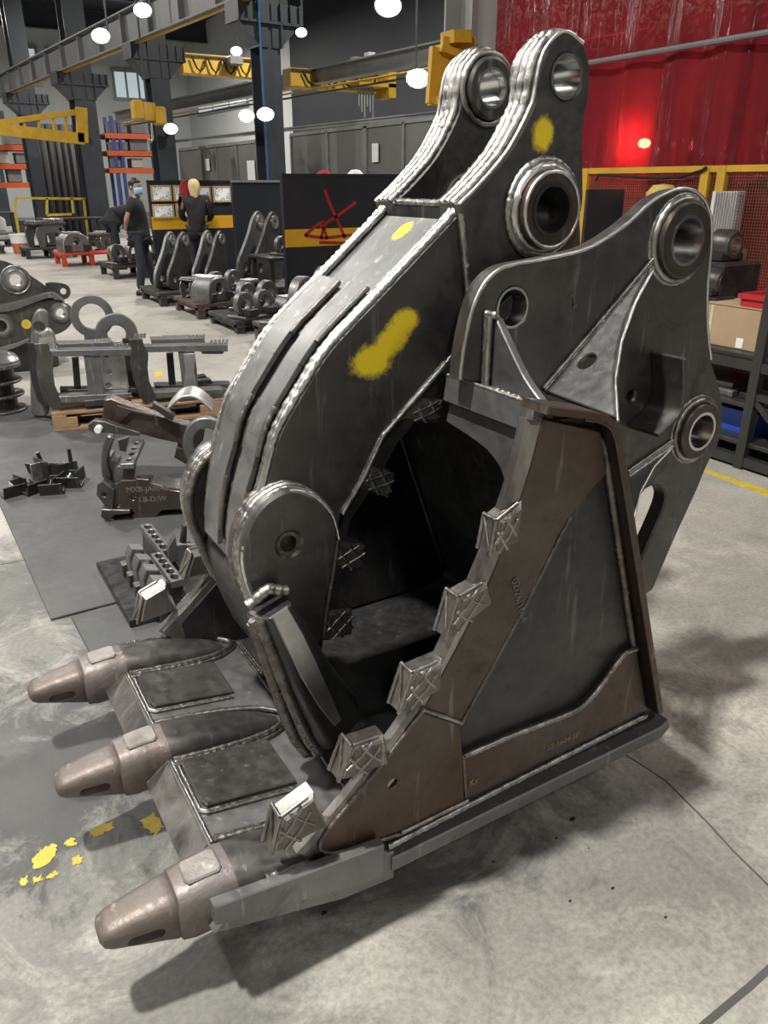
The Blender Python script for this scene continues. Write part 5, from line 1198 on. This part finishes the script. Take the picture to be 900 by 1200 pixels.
def hitch_frame(x, y, z, rz, label, s=1.):
    """frame coupler: two side cheeks, top plate, legs and comb blocks"""
    t = thing('frame_coupler', label, 'coupler', (x, y, z), 'frame couplers on the pallets', rz)
    ch_ = sm([(-.3*s, 0, 'c'), (-.18*s, 0, 'c'), (-.14*s, .25*s), (.14*s, .25*s), (.18*s, 0, 'c'), (.32*s, 0, 'c'), (.3*s, .30*s), (.22*s, .42*s), (-.24*s, .42*s), (-.34*s, .3*s)], 3)
    for y_ in (-.22*s, .18*s): plate('cheek', ch_, y_, y_+.04*s, M['plate_grey'], t, [circle(.2*s, .33*s, .035*s, 14)], .005)
    MB().box(-.32*s, .34*s, -.24*s, .24*s, .42*s, .46*s, .006).build('top_plate', 'scale', t); MB().box(-.30*s, .0, -.2*s, .2*s, .46*s, .50*s, .006).build('pad', 'plate_grey', t)
    for k in range(5): MB().box((.08+.05*k)*s, (.105+.05*k)*s, -.2*s, .2*s, .46*s, .53*s, .003).build('rack_tooth', 'ground', t)
    MB().box(-.3*s, .32*s, -.05*s, .05*s, .0, .04*s, .004).build('sole_bar', 'scale_dark', t)
    return t
def block_casting(x, y, z, rz, label, s=1.):
    t = thing('block_casting', label, 'casting', (x, y, z), 'block castings on the pallets', rz)
    plate('body', sm([(-.25*s, 0, 'c'), (.25*s, 0, 'c'), (.25*s, .2*s), (.12*s, .34*s), (-.12*s, .34*s), (-.25*s, .2*s)], 4), -.18*s, .18*s, M['plate_grey'], t, [circle(0, .2*s, .07*s, 18)], .015)
    for q in (-.18, .18): MB().box((q-.05)*s, (q+.05)*s, -.24*s, -.18*s, .04*s, .14*s, .008).build('lug', 'scale_dark', t)
    for q in (-.1, .0, .1): MB().box((q-.025)*s, (q+.025)*s, -.14*s, .14*s, .335*s, .37*s, .006).build('tooth', 'ground', t)
    return t
# pallets on the right of the aisle, nearest first (edge along x = 3.3)
low_pallet(3.35, 7.6, 1.0, .95, .22, 'rusty low pallet nearest the jaw', 'pal_brown'); low_pallet(3.30, 8.95, 1.05, 1.0, .16, 'dark low pallet, second from the jaw', 'pal_dark'); low_pallet(3.25, 10.25, 1.1, 1.05, .2, 'rusty low pallet, third from the jaw', 'pal_brown')
low_pallet(3.15, 11.65, 1.2, 1.1, .2, 'bluish low pallet at the feet of the masked person', 'pal_dark')
ring_coupler(3.8, 8.1, .22, .6, 'large ring coupler on the rusty pallet nearest the jaw', 1.3, 1); ring_coupler(3.62, 9.15, .16, .35, 'twin ring coupler at the front of the second pallet', .8); ring_coupler(3.9, 9.72, .16, .35, 'twin ring coupler at the back of the second pallet', .9)
block_casting(3.55, 10.5, .2, .5, 'toothed block casting at the front of the third pallet', .9); ring_coupler(3.95, 11.05, .2, .4, 'twin ring coupler at the back of the third pallet', .85)
ear_pair(3.42, 12.2, .2, -2.4, 'long ear plate casting leaning beside the masked person', .85, gap=.22); ear_pair(4.02, 12.25, .2, -2.4, 'ear plate casting on the bluish pallet, below the scarfed person', .85, gap=.22)
low_pallet(4.42, 9.05, 1.1, 1.1, .2, 'dark low pallet in the second row, near the striped screen'); ring_coupler(4.8, 9.55, .2, .6, 'ring coupler before the foot of the striped screen', 1.2, 1); low_pallet(4.45, 12.0, 1.1, 1.0, .2, 'dark low pallet in the second row, before the plain screen')
ear_pair(4.95, 12.55, .2, -2.5, 'tall upright ear plate casting before the plain dark screen', 1.12)
hitch_frame(3.5, 11.0, .2, .3, 'small frame coupler at the back corner of the third pallet', .55); block_casting(4.12, 10.5, .2, .5, 'toothed block casting at the right of the third pallet', .7); block_casting(4.1, 9.2, .16, .4, 'toothed block casting at the right of the second pallet', .6)
# machine table by the screens
def table(x, y, sx, sy, h, label):
    t = thing('steel_table', label, 'table', (x, y, 0), 'steel tables')
    MB().box(0, sx, 0, sy, h-.05, h, .006).build('tabletop', 'bench', t)
    for a in (.03, sx-.09):
        for b in (.03, sy-.09): MB().box(a, a+.06, b, b+.06, 0, h-.05).build('leg', 'bench', t)
    MB().box(.05, sx-.05, .05, sy-.05, .2, .23).build('shelf', 'bench', t); return t
table(4.62, 10.95, 1.0, .8, .68, 'dark steel table between the third pallet and the plain screen')
ring_coupler(5.1, 11.35, .68, .4, 'small ring coupler on the dark steel table', .7)
table(3.3, 22.6, 1.6, .8, .85, 'long dark work table behind the red pallet'); table(-.8, 28.2, 4.2, .7, .85, 'long dark work table at the far left')
# far side of the aisle
low_pallet(3.0, 18.6, 1.3, 1.0, .28, 'red pallet on the far floor', 'pal_red'); hitch_frame(4.0, 19.3, .28, .9, 'frame coupler on the red pallet', .75)
block_casting(3.35, 18.95, .28, .2, 'grey bell-shaped block casting on the red pallet', 1.15)
low_pallet(3.4, 15.6, 1.3, 1.2, .25, 'dark low pallet left of the masked person', 'pal_dark'); ring_coupler(3.75, 15.9, .25, .35, 'wheel-like ring coupler left of the masked person, front one', .95); ring_coupler(4.2, 16.5, .25, .35, 'wheel-like ring coupler left of the masked person, rear one', .95)
low_pallet(2.6, 21., 1.2, 1., .25, 'dark pallet behind the red pallet'); hitch_frame(3.2, 21.4, .25, .4, 'frame coupler on the dark pallet behind the red pallet', 1.2)
# rows of small castings in the far left
k = 0; wrd = ['first', 'second', 'third', 'fourth', 'fifth', 'sixth', 'seventh', 'eighth', 'ninth', 'tenth']
for r_, (yy, x0, dx) in enumerate(((23.6, -.6, .62), (26.2, -.5, .7))):
    low_pallet(x0-.3, yy-.5, dx*5+.2, 1., .2, ('nearer' if r_ == 0 else 'farther')+' long dark pallet of castings at far left')
    for i in range(5):
        f = (ring_coupler, hitch_frame, block_casting)[(i+r_) % 3]
        f(x0+dx*i, yy, .2, .3+.4*i, '%s casting from the left on the %s far-left pallet' % (wrd[i], 'nearer' if r_ == 0 else 'farther'), .85)
# paint pail
p = gp(26, 297); t = thing('paint_pail', 'white and orange pail on the floor left of the red pallet', 'pail', (p[0], p[1], 0))
lathe_z([(0, 0), (.19, 0), (.22, .26)], (0, 0, 0), 20).build('body', plain('orange_label', (.5, .13, .06), .5, 0, .4, 9), t); lathe_z([(.22, 0), (.235, .18), (.245, .19), (.245, .22), (.225, .22), (.21, .0)], (0, 0, .26), 20).build('rim', 'paper', t)
# yellow guard rail at the far left
t = thing('guard_rail', 'thin yellow guard rail frame before the dark canvas', 'rail', (0, 0, 0)); Yg = 25.
for a, b in (((18, 232), (18, 250)), ((55, 232), (55, 252)), ((84, 232), (86, 250)), ((98, 233), (100, 250)), ((18, 232), (100, 233)), ((55, 252), (84, 251))):
    MB().bar(Vector(py(*a, Yg)), Vector(py(*b, Yg)), .06, .06).build('rail_bar', 'yellow_l', t)
for x in (18, 100):
    a = py(x, 250, Yg); MB().box(a[0]-.03, a[0]+.03, Yg-.03, Yg+.03, 0, a[2]).build('post', 'yellow_l', t)
# floor markings
def mark(pts, name='paint_patch'):
    mb = MB(); q0 = [gp(*p) for p in pts]; q = []
    for a, b in zip(q0, q0[1:]+q0[:1]):
        for k in range(7 if name == 'paint_patch' else 1):
            j = .005 if name == 'paint_patch' else 0; q.append((a[0]+(b[0]-a[0])*k/7+random.uniform(-j, j), a[1]+(b[1]-a[1])*k/7+random.uniform(-j, j)))
    plate_mb(mb, q, .0, .0015, ch=0, frame=lambda x, y, t: (x, y, t)); o = mb.build(name, 'yellow_l', floor); return o
mark([(815, 549), (822, 548), (905, 576), (905, 584)], 'yellow_line')
def cl(pts): return [(p[0], p[1]) for p in pts]
for P_ in ([(38, 1006), (52, 993), (67, 988), (67, 1002), (50, 1016), (40, 1020)], [(76, 986), (86, 981), (89, 989), (78, 993)], [(104, 975), (118, 966), (132, 963), (132, 971), (110, 982)], [(83, 1006), (95, 1002), (96, 1012), (85, 1015)], [(38, 1030), (48, 1026), (50, 1031), (40, 1035)], [(55, 1027), (66, 1021), (67, 1026), (57, 1031)], [(165, 962), (180, 952), (192, 968), (182, 978), (170, 972)], [(24, 1030), (31, 1027), (32, 1036), (25, 1040)]):
    mark(P_)
mark([(180, 437), (190, 434), (192, 440), (182, 443)]); mark([(262, 482), (272, 480), (274, 490), (264, 494)])
# saw cut and crack in the slab
M['joint'] = plain('joint_filler', (.07, .07, .065), .8)
def cut(pts, w):
    for a, b in zip(pts, pts[1:]):
        A = Vector((*gp(*a), 0)); B = Vector((*gp(*b), 0)); MB().bar(A, B, w, .002).build('slab_joint', 'joint', floor)
cut([(725, 880), (745, 892), (780, 915), (800, 935), (830, 965), (860, 998), (905, 1042)], .006); cut([(823, 1203), (850, 1180), (880, 1155), (905, 1132)], .016); cut([(0, 662), (60, 650)], .006)
for x, y, s in ((671, 960, .012), (652, 982, .006), (718, 1041, .007), (578, 1010, .006), (690, 994, .004), (668, 1056, .006), (780, 1075, .006), (380, 1070, .010), (42, 675, .012)):
    p = gp(x, y); o = lathe_z([(0, 0), (s, 0), (s*.8, s*.6), (0, s*.7)], (0, 0, 0), 6).build('steel_crumb', 'scale_dark'); o.location = (p[0], p[1], 0); o.scale = (.9, .55, .7); tag(o, 'small dark steel crumb lying on the concrete floor', 'crumb', 'crumbs on the floor')
# ------------------------------------------------------------ people
M['skin'] = plain('skin', (.36, .20, .135), .5, 0, .06, 20); M['shirt'] = plain('black_cotton', (.012, .012, .014), .8, 0, .2, 12); M['jeans'] = plain('dark_denim', (.018, .02, .03), .8, 0, .2, 14)
M['shoe'] = plain('black_leather', (.012, .012, .012), .4); M['hair'] = plain('black_hair', (.012, .010, .009), .5); M['mask'] = plain('light_blue_mask', (.30, .55, .70), .8); M['scarf'] = plain('pale_yellow_scarf', (.62, .50, .25), .85, 0, .2, 30)
def skin_mesh(chains, root):
    """chains: lists of (x, y, z, r) sharing end points; grown with the Skin modifier into one surface"""
    vs_, es, idx = [], [], {}
    def vid(q):
        k = tuple(round(c, 4) for c in q[:3])
        if k not in idx: idx[k] = len(vs_); vs_.append(q)
        return idx[k]
    for c in chains:
        ids = [vid(q) for q in c]
        for a, b in zip(ids, ids[1:]): es.append((a, b))
    me = bpy.data.meshes.new('skin_tmp'); me.from_pydata([q[:3] for q in vs_], es, []); o = bpy.data.objects.new('skin_tmp', me); COL.objects.link(o)
    md = o.modifiers.new('s', 'SKIN'); md.use_smooth_shade = True
    sv = me.skin_vertices[0].data
    for i, q in enumerate(vs_): sv[i].radius = (q[3], q[4] if len(q) > 4 else q[3]); sv[i].use_root = (i == vid(root))
    sb = o.modifiers.new('u', 'SUBSURF'); sb.levels = 1; sb.render_levels = 1
    bpy.context.view_layer.update(); dg = bpy.context.evaluated_depsgraph_get()
    m2 = bpy.data.meshes.new_from_object(o.evaluated_get(dg)); v = [tuple(q.co) for q in m2.vertices]; f = [tuple(p.vertices) for p in m2.polygons]
    bpy.data.objects.remove(o); return v, f
def head_mb(mb, c, yaw, tilt=0.):
    R = Matrix.Rotation(yaw, 3, 'Z') @ Matrix.Rotation(tilt, 3, 'Y'); c = Vector(c); L = []
    for z, fx, bx, w in ((-.125, .03, .05, .045), (-.11, .075, .055, .055), (-.08, .088, .065, .064), (-.04, .092, .08, .072), (0, .094, .095, .076), (.04, .09, .102, .077), (.08, .075, .095, .068), (.105, .05, .07, .048), (.118, .02, .035, .02)):
        r = []
        for k in range(20):
            a = 2*math.pi*k/20; x = math.cos(a)*(fx if math.cos(a) > 0 else bx); y = math.sin(a)*w
            if k == 0 and z in (-.04, 0): x += .022 if z == -.04 else .008      # nose
            r.append(tuple(c+R @ Vector((x, y, z))))
        L.append(r)
    mb.loft(L)
    for s in (-1, 1):
        q = [c+R @ Vector((-.012+.018*math.cos(a)*1., s*.078, -.015+.03*math.sin(a))) for a in [2*math.pi*k/10 for k in range(10)]]
        q2 = [p+R @ Vector((-.012, s*.014, 0)) for p in q]; mb.loft([[tuple(p) for p in q], [tuple(p) for p in q2]])
    return R
def hand_chains(w, tip_dir, side, s=1.):
    """palm and five fingers from wrist w along tip_dir, slightly curled"""
    w = Vector(w); d = Vector(tip_dir).normalized(); b = Vector(side).normalized(); n_ = d.cross(b).normalized()
    palm = w+d*.07; out = [[(*w, .028, .022), (*palm, .036, .016)]]
    for k, (o, ln) in enumerate(((-.03, .065), (-.01, .075), (.01, .07), (.03, .055))):
        base = palm+b*o; p1 = base+d*ln*.5+n_*.008; p2 = base+d*ln+n_*.028; out.append([(*palm, .036, .016), (*base, .011), (*p1, .0095), (*p2, .008)])
    th = w+d*.03+b*-.035; out.append([(*w, .028, .022), (*th, .012), (*(th+d*.035+b*-.012+n_*.01), .010)]); return out
def person(name, label, loc, rz, J, head, headyaw, hair, mask=False, sleeves='short', tilt=0.):
    t = thing(name, label, 'person', loc, None, rz)
    P = lambda k: J[k]
    pel, spi, che, nek = P('pel'), P('spi'), P('che'), P('nek'); hb = (*[a*.5+b*.5 for a, b in zip(nek[:3], head)], .052)
    ch = [[(*pel, .10, .12), (*spi, .09, .11), (*che, .09, .12), (*nek, .055), hb]]
    for s in 'rl':
        ch.append([(*che, .09, .12), (*P('sh'+s), .036), (*P('el'+s), .042), (*P('wr'+s), .030)])
        ch.append([(*pel, .10, .12), (*P('hi'+s), .075), (*P('kn'+s), .055), (*P('an'+s), .042), (*P('to'+s), .035)])
        hd = hand_chains(P('wr'+s), P('hd'+s), (0, 1 if s == 'l' else -1, .2)); hd[0][0] = (*P('wr'+s), .030); hd[-1][0] = (*P('wr'+s), .030); ch += hd
    v, f = skin_mesh(ch, pel); mb = MB(); mb.add(v, f); R = head_mb(mb, head, headyaw, tilt); mb.build('body', 'skin', t, 180)
    sc = [[(*[a-(b-a)*.35 for a, b in zip(pel, spi)], .165, .185), (*pel, .165, .19), (*spi, .16, .19), (*che, .17, .215), (*[a*.4+b*.6 for a, b in zip(che, nek)], .105)]]
    for s in 'rl':
        e = P('el'+s); m_ = [a*.35+b*.65 for a, b in zip(P('sh'+s), e)]
        q = [(*che, .17, .215), (*P('sh'+s), .10)]
        q += [(*m_, .078)] if sleeves == 'short' else [(*e, .066), (*P('wr'+s), .05)]
        sc.append(q)
    v, f = skin_mesh(sc, pel); link('shirt', v, f, 'shirt', t, 180)
    tr = [[(*pel, .138, .158), (*P('hi'+s), .098), (*P('kn'+s), .078), (*P('an'+s), .066)] for s in 'rl']
    v, f = skin_mesh(tr, pel); link('trousers', v, f, 'jeans', t, 180)
    for s in 'rl':
        a = Vector(P('an'+s)); b = Vector(P('to'+s)); d = (b-a); d.z = 0; d.normalize(); sd = Vector((-d.y, d.x, 0)); L = []
        for k, (u, w_, h_) in enumerate(((-.07, .03, .06), (-.05, .042, .09), (.03, .044, .09), (.10, .046, .065), (.17, .045, .05), (.205, .025, .03))):
            c_ = a+d*u; L.append([(c_.x+sd.x*w_*math.cos(q), c_.y+sd.y*w_*math.cos(q), max(0, .0+h_*.5+h_*.5*math.sin(q))) for q in [2*math.pi*(k2+.5)/12 for k2 in range(12)]])
        MB().loft(L).build('shoe', 'shoe', t, 60)
    c = Vector(head); H = MB(); L = []
    if hair == 'short':
        for z, fx, bx, w_ in ((-.05, -.06, .094, .06), (-.02, -.02, .107, .083), (.02, .02, .112, .086), (.06, .088, .112, .084), (.09, .078, .098, .072), (.115, .055, .072, .052), (.13, .02, .03, .02)):
            L.append([tuple(c+R @ Vector((math.cos(a)*(fx if math.cos(a) > 0 else bx), math.sin(a)*w_, z))) for a in [2*math.pi*k/20 for k in range(20)]])
        H.loft(L).build('hair', 'hair', t, 180)
    else:
        for z, fx, bx, w_ in ((-.30, -.05, .10, .045), (-.22, -.04, .115, .06), (-.13, -.02, .12, .075), (-.05, .03, .125, .095), (.02, .075, .13, .102), (.07, .095, .125, .098), (.11, .075, .095, .075), (.135, .03, .04, .03)):
            L.append([tuple(c+R @ Vector((math.cos(a)*(fx if math.cos(a) > 0 else bx), math.sin(a)*w_, z))) for a in [2*math.pi*k/20 for k in range(20)]])
        H.loft(L).build('head_scarf', 'scarf', t, 180)
    if mask:
        v = []; f = []
        for i, z in enumerate((-.115, -.08, -.045, -.012)):
            for k in range(9):
                a = math.radians(-80+20*k); fx = (.092, .106, .112, .104)[i]; v.append(tuple(c+R @ Vector((math.cos(a)*fx, math.sin(a)*.083, z))))
        for i in range(3):
            for k in range(8): q = i*9+k; f.append((q, q+1, q+10, q+9))
        o = link('face_mask', v, f, 'mask', t, 180); s_ = o.modifiers.new('t', 'SOLIDIFY'); s_.thickness = .005; s_.offset = 1
        ey = MB()
        for s in (-1, 1):
            ey.loft([[tuple(c+R @ Vector((.088+dx, s*.032+.012*math.cos(a), .018+.006*math.sin(a)))) for a in [2*math.pi*k/8 for k in range(8)]] for dx in (-.004, .004)])
        ey.build('eyes', 'hair', t)
    return t
J = dict(pel=(0, 0, .95), spi=(-.01, 0, 1.13), che=(0, 0, 1.33), nek=(.01, 0, 1.49), shr=(-.01, -.20, 1.42), shl=(-.01, .20, 1.42), elr=(-.13, -.25, 1.16), ell=(-.13, .25, 1.16), wrr=(-.17, -.08, 1.02), wrl=(-.17, .06, .99), hdr=(-.1, 1, -.1), hdl=(-.1, -1, -.2),
         hir=(0, -.10, .88), hil=(0, .10, .88), knr=(.0, -.13, .49), knl=(.09, .11, .49), anr=(-.06, -.14, .08), anl=(.16, .13, .08), tor=(.07, -.16, .03), tol=(.30, .13, .03))
p = gp(171, 345)
person('person', 'person in black polo and dark jeans wearing a blue mask, hands behind back', (p[0], p[1], 0), math.radians(-22), J, (.03, 0, 1.635), math.radians(-25), 'short', True)
J2 = dict(J); J2.update(elr=(.04, -.27, 1.16), ell=(.04, .27, 1.16), wrr=(.22, -.2, 1.06), wrl=(.22, .2, 1.06), hdr=(1, .3, -.1), hdl=(1, -.3, -.1), knl=(.03, .12, .49), anl=(-.02, .13, .08), tol=(.12, .14, .03), anr=(-.02, -.13, .08), tor=(.12, -.14, .03))
p = py(229, 240, 14.35)
person('person', 'person in black jacket with a pale yellow head scarf, seen from behind', (p[0], p[1], 0), math.radians(70), J2, (.03, 0, 1.62), .3, 'scarf', False, 'long')
J3 = dict(J); J3.update(spi=(.10, 0, 1.06), che=(.28, 0, 1.16), nek=(.43, 0, 1.20), shr=(.32, -.2, 1.2), shl=(.32, .2, 1.2), elr=(.46, -.24, .98), ell=(.46, .24, .98), wrr=(.58, -.15, .80), wrl=(.58, .15, .80), hdr=(.6, .2, -.6), hdl=(.6, -.2, -.6), anl=(-.02, .13, .08), tol=(.12, .14, .03), anr=(-.02, -.13, .08), tor=(.12, -.14, .03), knl=(.04, .12, .49), knr=(.04, -.12, .49))
p = py(130, 250, 17.6)
person('person', 'person in black shirt bending over work, left of the masked person', (p[0], p[1], 0), math.radians(-10), J3, (.54, 0, 1.22), 0., 'short', False, 'short', .9)
# ------------------------------------------------------------ chalk and paint-marker writing on the steel
M['chalk'] = plain('grey_chalk', (.15, .14, .125), .8); M['marker'] = plain('yellow_marker', (.24, .20, .07), .7)
def text(body, size, origin, xdir, updir, mat_, parent, inv):
    cu = bpy.data.curves.new('txt', 'FONT'); cu.body = body; cu.size = size; cu.extrude = .0004; cu.resolution_u = 2
    o = bpy.data.objects.new('txt', cu); COL.objects.link(o); bpy.context.view_layer.update()
    me = bpy.data.meshes.new_from_object(o.evaluated_get(bpy.context.evaluated_depsgraph_get())); bpy.data.objects.remove(o)
    x = Vector(xdir).normalized(); u = Vector(updir); u = (u-x*u.dot(x)).normalized(); n_ = x.cross(u)
    R = Matrix((x, u, n_)).transposed().to_4x4(); me.transform(Matrix.Translation(Vector(origin)) @ R)
    me.materials.clear(); me.materials.append(M[mat_]); q = bpy.data.objects.new('hand_lettering', me); COL.objects.link(q); return inv(q)
def onw(x, y, w): a = on(x, y, 1, w); return Vector((float(a[0]), w-.001, float(a[2])))
def wr(body, size, p0, p1, w, mat_, inv):
    a, b = onw(*p0, w), onw(*p1, w); d = (b-a); up = Vector((-d.z, 0, d.x)); text(body, size, a, d, up, mat_, None, inv)
wr('02/26/1664', .030, (599, 680), (612, 735), 1.199, 'chalk', bk)
wr('12-1604-SE', .026, (640, 880), (690, 857), 1.204, 'marker', bk); wr('Kr', .03, (549, 922), (560, 917), 1.204, 'marker', bk)
wr('E+4', .026, (668, 345), (672, 366), WE-.001, 'chalk', bk)
wr('KVE', .03, (616, 194), (620, 212), JN-.021, 'marker', jk)
q0 = V2.uv([c6(240, 635)], -.001)[0]
for k, (s_, dz) in enumerate((('MXB-JA0045', 0), ('LB-D/W', -.06))):
    text(s_, .042, V2.pt(q0[0]+.06*k, q0[1]+dz, -.001), V2.d, (0, 0, 1), 'chalk', None, hk2)
